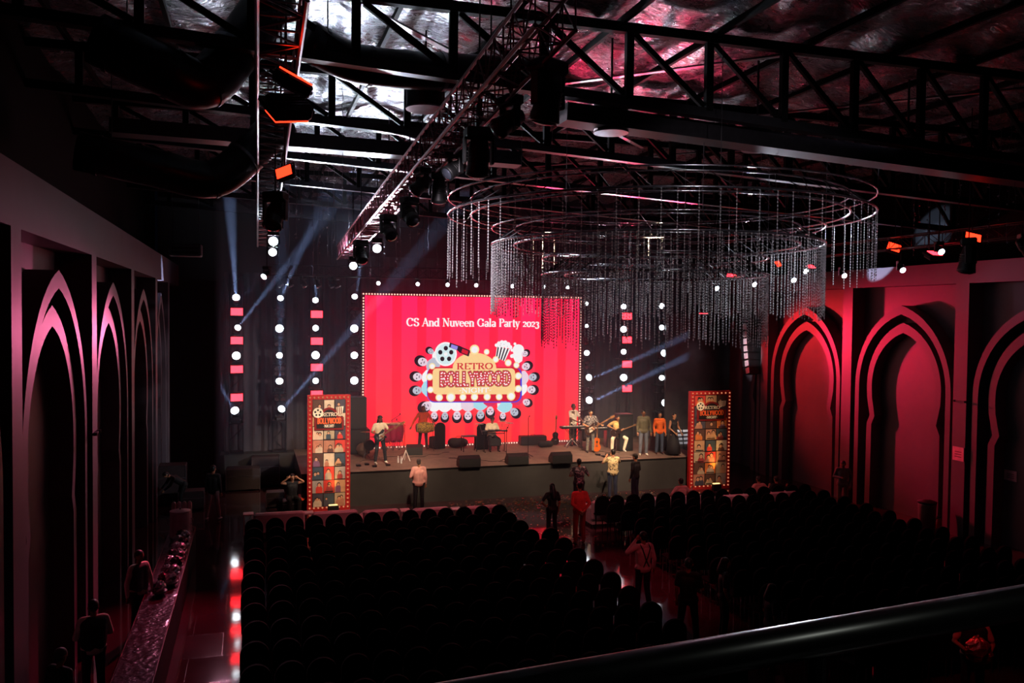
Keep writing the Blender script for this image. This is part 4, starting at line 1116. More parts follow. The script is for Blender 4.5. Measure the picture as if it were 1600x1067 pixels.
# the rest of the strands, beyond the hundred nearest
proto = strand_mesh(1, 24)
pv = np.array(proto.v); pf = [tuple(f) for f in proto.f]
V = []; Fc = []; off = 0
for (x, y, z, L, k) in order[100:]:
    V.append(pv * np.array((1.2, 1.2, L * k)) + np.array((x, y, z))); Fc += [tuple(i + off for i in f) for f in pf]; off += len(pv)
me = bpy.data.meshes.new('crystal_strand_curtain'); me.from_pydata(np.concatenate(V).tolist(), [], Fc); me.materials.append(CRY)
o = bpy.data.objects.new('crystal_strand_curtain', me); col.objects.link(o); o.parent = ch_; o['kind'] = 'stuff'

# thin strings of leftover decoration hanging from the roof
STR = M('string_silver', (190, 190, 200), .25, .7)
spots_ = [(446, 388, 24), (463, 372, 23), (489, 432, 26), (498, 436, 26), (512, 400, 25), (470, 345, 19), (535, 330, 17), (505, 360, 22), (452, 352, 21), (521, 380, 24),
          (578, 455, 30), (600, 430, 29), (619, 438, 30), (625, 432, 30), (640, 405, 28), (653, 402, 27), (662, 398, 27), (668, 440, 31), (683, 424, 30), (545, 410, 27),
          (1450, 388, 22), (1475, 382, 22), (1497, 380, 21), (1427, 400, 24), (1543, 382, 20), (1573, 380, 19), (1436, 352, 23), (1560, 350, 19), (1585, 330, 17)]
for i, (px, py, d) in enumerate(spots_):
    c = PD(px, py, d); top = 11.66
    L = top - c.z; mb = MB(); P = [(0, 0, 0)]
    n = 14
    for k in range(1, n): P.append((random.uniform(-.03, .03), random.uniform(-.03, .03), L * k / n))
    P.append((0, 0, L)); mb.tube(P, .006, 4)
    for k in range(int(L * 5)):
        z = random.uniform(0, L * .8); mb.ball((random.uniform(-.03, .03), random.uniform(-.03, .03), z), random.uniform(.012, .024), 5, 3)
    zone = 'between the two lighting trusses' if i < 10 else ('over the stage beside the crystal rings' if i < 20 else 'above the arched wall cornice')
    tag(mb.build('hanging_string', STR, None, c), 'thin glinting string of beads, %s of those hanging %s' % (ORD[i % 10], zone), 'decoration', 'hanging strings')

# ------------------------------------------------------------------ haze over the stage
hz = bpy.data.materials.new('stage_haze'); hz.use_nodes = True
nt = hz.node_tree; nt.nodes.remove(nt.nodes['Principled BSDF'])
v = nt.nodes.new('ShaderNodeVolumeScatter'); v.inputs['Density'].default_value = .018; v.inputs['Anisotropy'].default_value = .25; v.inputs['Color'].default_value = (.6, .72, 1, 1)
nt.links.new(v.outputs[0], nt.nodes['Material Output'].inputs['Volume'])
o = MB().box((0, 0, 0), (17.6, 7.4, 9.8)).build('stage_haze', hz, None, (7.6, 30.8, 6.35)); o['kind'] = 'stuff'; o['label'] = 'thin blue haze hanging in the air over the stage'; o['category'] = 'haze'
# ------------------------------------------------------------------ people
def remesh(mb, vox, name, mats, extra=None, smooth=True):
    me = mb.mesh('tmp', mats)
    o = bpy.data.objects.new('tmp', me); col.objects.link(o)
    md = o.modifiers.new('r', 'REMESH'); md.mode = 'VOXEL'; md.voxel_size = vox
    s = o.modifiers.new('s', 'SMOOTH'); s.iterations = 3; s.factor = .5
    dg = bpy.context.evaluated_depsgraph_get(); dg.update()
    m2 = bpy.data.meshes.new_from_object(o.evaluated_get(dg)); m2.name = name
    bpy.data.objects.remove(o); bpy.data.meshes.remove(me)
    if extra:
        bm = bmesh.new(); bm.from_mesh(m2); em = extra.mesh('tmp', mats); bm.from_mesh(em); bm.to_mesh(m2); bm.free(); bpy.data.meshes.remove(em)
    m2.polygons.foreach_set('use_smooth', [True] * len(m2.polygons))
    m2.materials.clear()
    for m in (mats if isinstance(mats, (list, tuple)) else [mats]): m2.materials.append(m)
    return m2
SKIN = {'a': M('skin_brown', (150, 98, 70), .55), 'b': M('skin_tan', (182, 128, 96), .55), 'c': M('skin_deep', (112, 72, 54), .55)}
HAIR = M('hair_black', (14, 11, 11), .5)
POSE0 = dict(pelvis=(0, 0, .94), chest=(0, 0, 1.27), neck=(0, .01, 1.47), head=(0, -.015, 1.61),
             shL=(.185, 0, 1.41), elL=(.235, .03, 1.13), wrL=(.235, -.05, .88), shR=(-.185, 0, 1.41), elR=(-.235, .03, 1.13), wrR=(-.235, -.05, .88),
             hiL=(.095, 0, .92), knL=(.11, -.02, .50), anL=(.12, .02, .085), hiR=(-.095, 0, .92), knR=(-.11, -.02, .50), anR=(-.12, .02, .085))
def person(loc, rz, label, shirt=None, pants=None, shoes=(30, 28, 28), sleeve='short', skin='a', hair='short', h=1.72, pose=None, cap=None, group=None, lower='trousers', beard=False, female=False, extra=None, look=0, bulk=1.0):
    J = {k: Vector(v) for k, v in POSE0.items()}
    if pose:
        for k, v in pose.items(): J[k] = Vector(v)
    t = T('person', label, 'person', loc, rz, group); k = h / 1.73; t.scale = (k, k, k)
    sk = SKIN[skin]
    V_ = Vector
    up = (J['neck'] - J['pelvis']).normalized()
    sw = .9 if female else 1.0
    mb = MB()
    # body: one continuous surface
    def torso(m, g):
        b = bulk
        m.cap(J['hiL'] + V_((0, 0, .03)), J['hiR'] + V_((0, 0, .03)), .10 * b + g, .10 * b + g)
        for q_ in ((-.045, .045) if not female else (-.02, .02)):
            e_ = V_((q_, 0, 0)); m.cap(J['pelvis'] + up * .02 + e_, J['chest'] + e_ * 1.3, (.108 if not female else .098) * b + g, .118 * b + g)
        q = J['chest'].lerp(J['neck'], .25)
        m.cap(q + (J['shL'] - J['neck']) * .42, q + (J['shR'] - J['neck']) * .42, .105 * b * sw + g, .105 * b * sw + g)
        m.cap(J['shL'] * .86 + J['neck'] * .14, J['shR'] * .86 + J['neck'] * .14, .058 + g, .058 + g)
    torso(mb, -.012)
    mb.cap(J['neck'] - up * .04, J['head'] - up * .05, .052, .050)
    hd = J['head']; fw = (V_((math.sin(R(look)), -math.cos(R(look)), 0)))
    hup = (J['head'] - J['neck']).normalized()
    side = fw.cross(V_((0, 0, 1))).normalized()
    mb.ball(hd + hup * .035, (.078, .095, .095), 14, 10)
    mb.ball(hd + fw * .028 - hup * .045, (.056, .062, .065), 12, 8)
    mb.cap(hd + fw * .092 + hup * .02, hd + fw * .108 - hup * .018, .011, .017, 8)
    for s in (-1, 1): mb.ball(hd + side * .078 * s, (.016, .022, .032), 8, 6)
    for s in 'LR':
        mb.cap(J['sh' + s], J['el' + s], .052, .040); mb.cap(J['el' + s], J['wr' + s], .040, .026)
        d = (J['wr' + s] - J['el' + s]).normalized()
        mb.cap(J['wr' + s], J['wr' + s] + d * .075, .026, .034)
        mb.cap(J['hi' + s], J['kn' + s], .082, .055); mb.cap(J['kn' + s], J['an' + s], .056, .038)
    fg = MB()
    for s in 'LR':
        d = (J['wr' + s] - J['el' + s]).normalized(); c = J['wr' + s] + d * .09
        e = d.cross(V_((0, 1, .2))).normalized() if abs(d.y) < .9 else V_((1, 0, 0)); n = e.cross(d).normalized()
        for i, L in enumerate((.062, .072, .068, .052)):
            b0 = c + e * (.027 - .018 * i); p1 = b0 + d * L * .5 + n * .006; p2 = b0 + d * L * .8 + n * .028
            fg.tube([b0 - d * .02, b0, p1, p2], [.0095, .0095, .0085, .006], 6)
        sgn = 1
        b0 = J['wr' + s] + d * .03 + e * .03; fg.tube([b0, b0 + e * .026 + d * .02, b0 + e * .036 + d * .05 + n * .012], [.011, .010, .007], 6)
    body = bpy.data.objects.new('body', remesh(mb, .0145, 'body', sk, fg)); col.objects.link(body); body.parent = t
    # face
    fe = MB()
    for s in (-1, 1): fe.ball(hd + fw * .088 + side * .031 * s + hup * .022, (.011, .008, .007), 8, 5)
    fe.build('eye_pair', HAIR, t)
    for s in (-1, 1): pass
    mo = MB(); mo.cap(hd + fw * .089 - hup * .052 - side * .018, hd + fw * .089 - hup * .052 + side * .018, .005, .005, 6); mo.build('mouth', M('lip', (120, 50, 50), .5), t)
    # hair
    hm = MB(); HR = HAIR
    if hair == 'bald': HR = M('hair_grey', (70, 66, 66), .6)
    hm.ball(hd + hup * .055 - fw * .016, (.086, .100, .088), 14, 9)
    hm.ball(hd + hup * .012 - fw * .045, (.078, .062, .078), 12, 8)
    if hair == 'long':
        hm.cap(hd - fw * .055, J['neck'] - fw * .10 - up * .16, .075, .085); hm.cap(hd + side * .06 - fw * .02, J['neck'] + side * .085 - fw * .06, .035, .04); hm.cap(hd - side * .06 - fw * .02, J['neck'] - side * .085 - fw * .06, .035, .04)
    if hair == 'shoulder':
        hm.cap(hd - fw * .05, J['neck'] - fw * .07, .078, .088); hm.cap(hd + side * .07, J['neck'] + side * .09, .03, .035); hm.cap(hd - side * .07, J['neck'] - side * .09, .03, .035)
    if hair == 'bun': hm.ball(hd - fw * .12 + hup * .03, .045)
    o = bpy.data.objects.new('hair', remesh(hm, .016, 'hair', HR)); col.objects.link(o); o.parent = t
    if beard:
        b_ = MB(); b_.ball(hd + fw * .045 - hup * .068, (.050, .048, .040), 10, 7); o = bpy.data.objects.new('beard', remesh(b_, .014, 'beard', HAIR)); col.objects.link(o); o.parent = t
    if cap:
        c_ = MB(); c_.ball(hd + hup * .075 - fw * .01, (.094, .108, .07), 14, 8); c_.bbox(hd + hup * .07 + fw * .13, (.13, .10, .012), .005, math.atan2(fw.x, -fw.y)); c_.build('cap', cap, t, smooth=True)
    # clothes
    if shirt is not None:
        m = MB(); torso(m, .010)
        m.cap(J['pelvis'] + V_((-.06, 0, -.01)), J['pelvis'] + V_((.06, 0, -.01)), .128 * bulk, .128 * bulk)
        for s in 'LR':
            if sleeve == 'none': continue
            if sleeve == 'long':
                m.cap(J['sh' + s], J['el' + s], .064, .054); m.cap(J['el' + s], J['wr' + s], .054, .036)
            else:
                q = J['sh' + s].lerp(J['el' + s], .72); m.cap(J['sh' + s], q, .066, .060)
        nm = {'none': 'top', 'long': 'shirt', 'short': 'shirt'}[sleeve]
        o = bpy.data.objects.new(nm, remesh(m, .018, nm, shirt)); col.objects.link(o); o.parent = t
    if pants is not None:
        m = MB()
        if lower == 'trousers':
            m.cap(J['hiL'], J['hiR'], .112 * bulk, .112 * bulk)
            m.cap(J['pelvis'] + up * .06, J['pelvis'] - V_((0, 0, .01)), .112 * bulk, .115 * bulk)
            for s in 'LR':
                m.cap(J['hi' + s], J['kn' + s], .096, .072); m.cap(J['kn' + s], J['an' + s] + V_((0, 0, .02)), .072, .060)
            o = bpy.data.objects.new('trousers', remesh(m, .018, 'trousers', pants)); col.objects.link(o); o.parent = t
        else:
            P = J['pelvis']; m.lathe([(.30, -.86), (.26, -.5), (.17, -.1), (.13, .12)], 20, P); m.build('skirt', pants, t, smooth=True)
    sm_ = M('shoe_%d' % shoes[0], shoes, .5)
    for s in 'LR':
        a = J['an' + s]; sg = 1 if s == 'L' else -1
        m = MB(); m.cap(a + V_((0, .045, -.042)), a + V_((.02 * sg, -.15, -.055)), .040, .030); m.ball(a + V_((0, .0, -.01)), .048)
        o = bpy.data.objects.new('shoe', remesh(m, .016, 'shoe', sm_)); col.objects.link(o); o.parent = t
    return t
def fl(px, py, z=0.0): return PZ(px, py, z)
FACE = 0.0; BACK = PI
def C(name, rgb, rough=.75, var=.15, scale=6): return M(name, rgb, rough, 0, var, scale, .15, 30)
def pattern_mat(name, c1, c2, scale, thr=.55):
    if name in MATS: return MATS[name]
    m = bpy.data.materials.new(name); m.use_nodes = True; nt = m.node_tree; b = nt.nodes['Principled BSDF']
    tc = nt.nodes.new('ShaderNodeTexCoord'); n = nt.nodes.new('ShaderNodeTexNoise'); n.inputs['Scale'].default_value = scale; n.inputs['Distortion'].default_value = 1.2
    nt.links.new(tc.outputs['Object'], n.inputs['Vector']); r = nt.nodes.new('ShaderNodeValToRGB')
    r.color_ramp.elements[0].position = thr; r.color_ramp.elements[1].position = thr + .03; r.color_ramp.elements[0].color = (*lin(c1), 1); r.color_ramp.elements[1].color = (*lin(c2), 1)
    nt.links.new(n.outputs['Fac'], r.inputs['Fac']); nt.links.new(r.outputs['Color'], b.inputs['Base Color']); b.inputs['Roughness'].default_value = .7
    MATS[name] = m; return m
def plaid_mat(name, c1, c2, sc_=14):
    if name in MATS: return MATS[name]
    m = bpy.data.materials.new(name); m.use_nodes = True; nt = m.node_tree; b = nt.nodes['Principled BSDF']
    tc = nt.nodes.new('ShaderNodeTexCoord'); ck = nt.nodes.new('ShaderNodeTexChecker'); ck.inputs['Scale'].default_value = sc_
    ck.inputs['Color1'].default_value = (*lin(c1), 1); ck.inputs['Color2'].default_value = (*lin(c2), 1)
    nt.links.new(tc.outputs['Object'], ck.inputs['Vector']); nt.links.new(ck.outputs[0], b.inputs['Base Color']); b.inputs['Roughness'].default_value = .75
    MATS[name] = m; return m

Z = STAGE_Z
DENIM = C('denim', (62, 74, 96)); DDENIM = C('dark_denim', (34, 38, 48)); BLK = C('cloth_jet', (14, 14, 16)); LDENIM = pattern_mat('washed_denim', (120, 112, 100), (70, 76, 90), 9)

# --- guitarist with cap
def guitar(parent_loc, rz, tilt, label, bodycol, kind='electric', name='electric_guitar', sc=1.0):
    """neck along local +x, strings facing -y"""
    t = T(name, label, 'guitar', parent_loc, 0); t.rotation_euler = (0, -tilt, rz); t.scale = (sc,) * 3
    m = MB()
    if kind == 'electric':
        P = [(-.30, -.02), (-.28, -.13), (-.18, -.17), (-.06, -.12), (.02, -.13), (.11, -.17), (.13, -.11), (.05, -.05), (.05, .04), (.15, .11), (.12, .17), (.0, .13), (-.08, .11), (-.18, .16), (-.27, .12)]
        m.prism(P, -.022, .022)
    else:
        P = [(-.44 + .0, 0)] + [(-.26 + .19 * math.cos(R(a)), .19 * math.sin(R(a))) for a in range(190, 330, 14)] + [(-.08, -.115)] + [(.03 + .135 * math.cos(R(a)), .14 * math.sin(R(a))) for a in range(-80, 81, 16)] + [(-.08, .115)] + [(-.26 + .19 * math.cos(R(a)), .19 * math.sin(R(a))) for a in range(30, 171, 14)]
        m.prism(P, -.05, .05)
    m.build('guitar_body', bodycol, t)
    n = MB(); n.box((.42 if kind == 'electric' else .42, -.03, 0), (.70, .02, .05)); n.build('neck', M('maple_neck', (150, 104, 66), .45), t)
    hd_ = MB(); hd_.prism([(.76, -.025), (.8, -.045), (.94, -.04), (.95, .03), (.8, .05), (.76, .025)], -.035, -.015); hd_.build('headstock', M('maple_neck', (0, 0, 0)), t)
    for k in range(4): MB().tube([(.80 + .035 * k, -.03, .035), (.80 + .035 * k, -.03, .07)], .007, 5).build('tuning_peg', ALU, t)
    m = MB()
    if kind == 'electric': m.prism([(-.16, -.09), (.04, -.1), (.04, .06), (-.1, .07)], -.027, -.023)
    else: m.disc(-.02, 0, .05, .05, -.053, -.051)
    m.build('pickguard' if kind == 'electric' else 'sound_hole', M('guard', (200, 196, 180), .4) if kind == 'electric' else BLACKP, t)
    MB().box((-.2, -.035 if kind == 'electric' else -.06, 0), (.04, .02, .10)).build('bridge', ALU, t)
    for k in range(4): MB().tube([(-.2, -.046 if kind == 'electric' else -.07, -.02 + .013 * k), (.8, -.046, -.02 + .013 * k)], .002, 3).build('string', STEEL, t)
    return t
def at_hand(p, rz, v):
    q = Matrix.Rotation(rz, 3, 'Z'); return Vector(p) + q @ Vector(v)

p = fl(593, 724, Z); rz = R(15)
person(p, rz, 'long-haired bassist in cap and cream open shirt playing near the buffet-side speakers', C('cream_shirt', (222, 206, 176)), DDENIM, (225, 225, 220), 'short', 'a', 'shoulder', 1.74,
       dict(elL=(.33, -.02, 1.20), wrL=(.44, -.22, 1.26), elR=(-.28, .06, 1.15), wrR=(-.06, -.22, 1.03), hiL=(.1, 0, .92), knL=(.17, -.04, .5), anL=(.24, .02, .085), knR=(-.12, -.02, .5), anR=(-.15, .03, .085)), cap=M('cap_dark', (40, 34, 30), .6), beard=True)
guitar(at_hand(p, rz, (0, -.20, 1.06)), rz, R(26), 'black bass guitar held by the bassist in the cap', BLACKP, sc=1.05)

# --- dhol player
p = fl(661, 701, Z)
person(p, 0, 'drummer in orange kurta standing with a drum slung before the video wall', C('orange_kurta', (226, 78, 20)), C('brown_trousers', (46, 32, 28)), (40, 30, 26), 'long', 'c', 'shoulder', 1.74,
       dict(elL=(.34, .02, 1.16), wrL=(.45, -.16, .99), elR=(-.36, .04, 1.14), wrR=(-.50, -.10, .93), knL=(.12, -.02, .5), anL=(.16, .02, .085), anR=(-.16, .02, .085), knR=(-.13, -.02, .5)), beard=True)
t = T('barrel_drum', 'floral-wrapped barrel drum slung on the drummer in the orange kurta', 'drum', p + Vector((0, -.30, .90)))
MB().lathe([(.17, -.34), (.215, -.15), (.23, 0), (.215, .15), (.17, .34)], 20, M4=Matrix.Rotation(R(90), 3, 'Y')).build('drum_shell', pattern_mat('floral_cloth', (196, 160, 60), (120, 84, 40), 14, .5), t, smooth=True)
for s in (-1, 1): MB().lathe([(.178, 0), (.178, .02)], 20, M4=Matrix.Rotation(R(90), 3, 'Y'), c=(s * .34, 0, 0)).build('drum_skin', M('drum_hide', (210, 190, 160), .5), t)
MB().tube([(-.25, .06, .2), (-.12, .28, .52), (.1, .3, .52), (.25, .06, .2)], .014, 6).build('shoulder_strap', C('strap_red', (120, 30, 30)), t)
t = T('drum_stick', 'thin drum stick in the hand of the drummer in orange', 'drum stick', p + Vector((.46, -.22, .93))); MB().tube([(-.18, -.06, -.05), (.1, .02, .05)], .008, 6).build('stick', M('wood_light', (190, 150, 100), .5), t)

# --- seated percussionist
sit = lambda zs, dx=.13, dy=-.42, kn=.5: dict(pelvis=(0, 0, zs), chest=(0, -.03, zs + .34), neck=(0, -.04, zs + .54), head=(0, -.07, zs + .67), shL=(.185, -.03, zs + .48), shR=(-.185, -.03, zs + .48),
             hiL=(.095, -.02, zs - .01), hiR=(-.095, -.02, zs - .01), knL=(dx + .06, dy, kn), knR=(-dx - .06, dy, kn), anL=(dx + .04, dy + .02, .085), anR=(-dx - .04, dy + .02, .085))
ps = sit(.56); ps.update(elL=(.28, -.12, .80), wrL=(.16, -.36, .82), elR=(-.28, -.12, .80), wrR=(-.16, -.36, .82))
p = fl(768, 703, Z)
person(p, 0, 'drummer in cap and cream shirt sitting behind electronic pads at the stage centre', C('cream_shirt', (0, 0, 0)), BLK, (30, 28, 28), 'short', 'a', 'short', 1.72, ps, cap=M('cap_dark', (0, 0, 0)))
def stool(p, h, label):
    t = T('drum_stool', label, 'stool', p); MB().lathe([(.17, h - .07), (.18, h - .05), (.18, h - .01), (.165, h)], 18).build('seat', BLACKP, t)
    MB().tube([(0, 0, .25), (0, 0, h - .06)], .018, 8).build('post', STEEL, t)
    for k in range(3):
        a = 2 * PI * k / 3; MB().tube([(0, 0, .28), (.22 * math.cos(a), .22 * math.sin(a), .01)], .012, 6).build('leg', STEEL, t)
stool(p + Vector((0, .06, 0)), .46, 'round black drum stool under the drummer at the electronic pads')
t = T('electronic_drum_kit', 'black electronic drum pads on a rack before the cream-shirted drummer', 'drum kit', p + Vector((0, -.40, 0)))
for x in (-.42, .42): MB().tube([(x, 0, 0), (x, 0, .8)], .018, 8).build('rack_post', DSTEEL, t); MB().tube([(x, -.2, .02), (x, .2, .02)], .02, 6).build('rack_foot', DSTEEL, t)
MB().tube([(-.42, 0, .72), (.42, 0, .72)], .02, 8).build('rack_bar', DSTEEL, t)
for k, (x, z, r) in enumerate(((-.4, .82, .13), (-.13, .84, .14), (.14, .84, .14), (.42, .82, .13))):
    MB().lathe([(r, -.02), (r, .02), (r * .85, .03), (.01, .03)], 18, c=(x, 0, z)).build('drum_pad', BLACKP, t)
for x, z in ((-.62, 1.12), (.62, 1.12), (.34, 1.2)):
    MB().tube([(x * .8, 0, .7), (x, .02, z)], .011, 6).build('cymbal_stand', STEEL, t); MB().lathe([(.18, 0), (.03, .025), (.01, .03)], 18, c=(x, .02, z)).build('cymbal', M('cymbal_bronze', (120, 92, 50), .3, .8), t)
MB().bbox((0, -.05, .38), (.5, .26, .28), .03).build('drum_module', BLACKP, t)
def table_small(p, w, d, h, label, mat=BLACKP, name='side_stand'):
    t = T(name, label, 'table', p); MB().bbox((0, 0, h - .015), (w, d, .03), .01).build('top', mat, t)
    for a in (-1, 1):
        for b in (-1, 1): MB().box((a * (w / 2 - .03), b * (d / 2 - .03), (h - .03) / 2), (.03, .03, h - .03)).build('leg', DSTEEL, t)
    return t
table_small(p + Vector((-.95, -.05, 0)), .6, .4, .62, 'thin black side table beside the electronic drum pads')
# covered black chairs on the stage
def cover_chair(p, rz, label):
    t = T('banquet_chair', label, 'chair', p, rz)
    m = MB(); m.prism([(-.24, 0), (.24, 0), (.24, .85)] + [(.24 * math.cos(R(a)), .85 + .22 * math.sin(R(a))) for a in range(10, 171, 16)] + [(-.24, .85)], .16, .24); m.build('backrest', CLOTH_BLACK, t)
    MB().bbox((0, -.05, .43), (.48, .46, .08), .03).build('seat', CLOTH_BLACK, t)
    MB().box((0, -.05, .2), (.46, .44, .40)).build('skirt_cover', CLOTH_BLACK, t)
    return t
cover_chair(fl(683, 700, Z) + Vector((0, .0, 0)), R(200), 'black covered chair on stage behind the drummer in orange')
cover_chair(p + Vector((-.32, .42, 0)), R(180), 'black covered chair on stage behind the drummer with pads')
# soft bags and boxes at the foot of the video wall
def bag(px, py, w, h, label, z=Z, mat=None):
    p = fl(px, py, z); m = MB(); m.cap((-w / 2 + h * .5, 0, h * .5), (w / 2 - h * .5, 0, h * .46), h * .5, h * .42, 12); m.ball((w * .1, -.02, h * .55), (w * .3, h * .45, h * .42), 12, 8)
    t = T('gear_bag', label, 'bag', p); o = bpy.data.objects.new('bag_body', remesh(m, .03, 'bag_body', mat or BLK)); col.objects.link(o); o.parent = t
    MB().tube([(-w * .15, 0, h * .85), (-w * .08, -.02, h * 1.12), (w * .08, -.02, h * 1.12), (w * .15, 0, h * .85)], .012, 6).build('handle', BLK, t)
bag(716, 699, .9, .42, 'slumped black gear bag at the foot of the screen by the covered chair')
bag(853, 699, .7, .30, 'low black gear bag lying in front of the long case')
bag(567, 714, .55, .55, 'brown cloth sack beside the buffet-side speaker stack', mat=C('brown_sack', (84, 62, 50)))
p = fl(835, 696, Z) + Vector((0, .25, 0)); t = T('flight_case', 'long low black case under the screen beside the piano side', 'case', p)
MB().bbox((0, 0, .2), (1.15, .4, .38), .03).build('case_body', BLACKP, t); MB().box((0, -.205, .26), (1.12, .01, .012)).build('lid_seam', DSTEEL, t); MB().tube([(-.1, -.05, .39), (-.06, -.05, .45), (.06, -.05, .45), (.1, -.05, .39)], .01, 6).build('handle', DSTEEL, t)

# congas
for i, (px, r, hh) in enumerate(((604, .17, .72), (615, .18, .74), (625, .19, .76))):
    p = fl(px, 703, Z) + Vector((0, .1 * i, 0)); t = T('conga_drum', 'magenta conga drum on a stand, %s of three from the bassist' % ORD[i], 'drum', p, group='conga drums')
    MB().lathe([(r * .62, .30), (r * .8, .42), (r * 1.05, .72), (r * 1.0, .92), (r * .88, 1.04)], 20).build('shell', M('conga_magenta', (150, 20, 66), .3), t, smooth=True)
    MB().lathe([(r * .92, 1.03), (r * .92, 1.07), (r * .85, 1.08)], 20).build('drum_skin', M('drum_hide', (0, 0, 0)), t)
    MB().lathe([(r * .94, 1.0), (r * .94, 1.03)], 20).build('rim', STEEL, t)
    for k in range(3):
        a = 2 * PI * k / 3 + .4; MB().tube([(r * .6 * math.cos(a), r * .6 * math.sin(a), .5), (r * 1.3 * math.cos(a), r * 1.3 * math.sin(a), .01)], .012, 6).build('leg', DSTEEL, t)
t = T('cymbal_kit', 'small percussion rack with cymbals behind the bassist', 'drum kit', fl(577, 716, Z))
for x, z in ((-.15, 1.0), (.22, .8)):
    MB().tube([(x, 0, 0), (x, 0, z)], .014, 6).build('stand_post', STEEL, t); MB().lathe([(.2, 0), (.04, .02), (.01, .03)], 16, c=(x, 0, z)).build('cymbal', M('cymbal_bronze', (0, 0, 0)), t)
    for k in range(3):
        a = 2 * PI * k / 3; MB().tube([(x, 0, .22), (x + .18 * math.cos(a), .18 * math.sin(a), .01)], .01, 5).build('foot', STEEL, t)
MB().lathe([(.2, -.15), (.2, .15)], 18, c=(0, .05, .5), M4=Matrix.Rotation(R(90), 3, 'X')).build('bass_pad', BLACKP, t)

# mic stands
def mic(px, py, h, label, boom=0, rz=0):
    p = fl(px, py, Z); t = T('microphone_stand', label, 'microphone stand', p, rz, 'microphone stands')
    MB().tube([(0, 0, .12), (0, 0, h)], .013, 6).build('pole', DSTEEL, t)
    for k in range(3):
        a = 2 * PI * k / 3 + .5; MB().tube([(0, 0, .14), (.28 * math.cos(a), .28 * math.sin(a), .012)], .010, 6).build('leg', DSTEEL, t)
    e = Vector((0, 0, h))
    if boom: e = Vector((boom, -.05, h + .18)); MB().tube([(-.15 * boom, 0, h - .05), e], .009, 6).build('boom_arm', DSTEEL, t)
    m = MB(); m.tube([e, e + Vector((0, -.12, .05))], [.012, .017], 8); m.ball(e + Vector((0, -.14, .06)), .028, 8, 6); m.build('microphone', DSTEEL, t)
mic(791, 722, 1.25, 'thin microphone stand at the stage centre beside the middle floor monitor')
mic(825, 715, 1.55, 'tallest microphone stand, straight pole between the second and third monitors')
mic(632, 704, 1.05, 'microphone stand with boom beside the conga drums', -.35)
mic(676, 703, 1.2, 'microphone stand beside the drummer in the orange kurta')
mic(612, 702, 1.2, 'boom microphone stand reaching over the conga drums', .3)

# floor monitors
def wedge(px, py, w, label, rz=0):
    p = fl(px, py, Z) + Vector((0, .36, 0)); t = T('floor_monitor', label, 'loudspeaker', p, rz, 'floor monitors')
    v = [(-w / 2, -.24, 0), (w / 2, -.24, 0), (w / 2, .24, 0), (-w / 2, .24, 0), (-w / 2, -.24, .17), (w / 2, -.24, .17), (w / 2, .02, .40), (-w / 2, .02, .40), (w / 2, .22, .30), (-w / 2, .22, .30)]
    v = [(a, -b, c) for a, b, c in v]
    MB().add(v, [(0, 1, 2, 3), (0, 4, 5, 1), (4, 7, 6, 5), (7, 9, 8, 6), (3, 2, 8, 9), (0, 3, 9, 7, 4), (1, 5, 6, 8, 2)]).build('cabinet', BLACKP, t)
    q = Matrix.Rotation(math.atan2(.23, .26), 3, 'X')
    MB().box((0, .115, .292), (w * .9, .30, .012), 0, Matrix.Rotation(-math.atan2(.23, .26), 3, 'X')).build('grille', M('grille', (0, 0, 0)), t)
    for s in (-1, 1): MB().box((s * (w / 2 + .004), -.03, .2), (.008, .12, .05)).build('handle', DSTEEL, t)
wedge(650, 712, .62, 'black floor monitor turned sideways behind the folded stand', R(-8))
wedge(736, 731, .78, 'black floor monitor nearest the stage front, buffet side of the middle')
wedge(812, 727, .78, 'black floor monitor at the stage edge just beside the two microphone stands')
wedge(881, 725, .78, 'black floor monitor at the stage edge before the keyboards')
# white A-shaped folded stand and bottles
def a_stand(px, py, h, w, label, post=0, board=None):
    p = fl(px, py, Z); t = T('folding_stand', label, 'stand', p)
    for s in (-1, 1): MB().tube([(s * w, -.03, .012), (0, 0, h)], .018, 6).build('leg', WHITEP, t)
    MB().tube([(0, .25, .012), (0, 0, h)], .018, 6).build('leg', WHITEP, t)
    if post: MB().bbox((0, 0, h + post / 2), (.24, .05, post), .015).build('board', board, t)
a_stand(634, 721, .42, .16, 'small white A-shaped folded stand on the stage floor')
a_stand(893, 697, .32, .26, 'tall brown board on white splayed legs in front of the keyboards', 1.15, M('board_brown', (120, 92, 72), .6))
for i, (px, py) in enumerate(((622, 723), (627, 724))):
    t = T('water_bottle', 'clear water bottle %s the folded white stand' % ('farther from' if i == 0 else 'right beside'), 'bottle', fl(px, py, Z), group='bottles')
    MB().lathe([(.032, 0), (.035, .02), (.035, .16), (.015, .21), (.015, .23)], 12).build('bottle', M('clear_plastic', (200, 205, 210), .1), t, smooth=True); MB().lathe([(.017, .225), (.017, .25)], 10).build('lid', WHITEP, t)

# keyboards
def keyboard(p, rz, w, h, label, xs=True):
    t = T('stage_keyboard', label, 'keyboard', p, rz, 'keyboards')
    MB().bbox((0, 0, h + .05), (w, .34, .10), .02).build('case', BLACKP, t)
    MB().box((0, -.06, h + .104), (w * .9, .15, .012)).build('white_keys', WHITEP, t)
    m = MB()
    for k in range(26):
        if k % 7 in (2, 6): continue
        m.box((-w * .43 + w * .86 * k / 25, -.03, h + .118), (w * .016, .09, .014))
    m.build('black_keys', BLACKP, t)
    for s in (-1, 1):
        if xs:
            MB().tube([(-.35, s * .14, .02), (.35, s * .14, h)], .015, 6).build('stand_leg', DSTEEL, t); MB().tube([(.35, s * .14, .02), (-.35, s * .14, h)], .015, 6).build('stand_leg', DSTEEL, t)
        else: MB().box((s * (w / 2 - .06), 0, h / 2), (.04, .3, h)).build('stand_leg', STEEL, t)
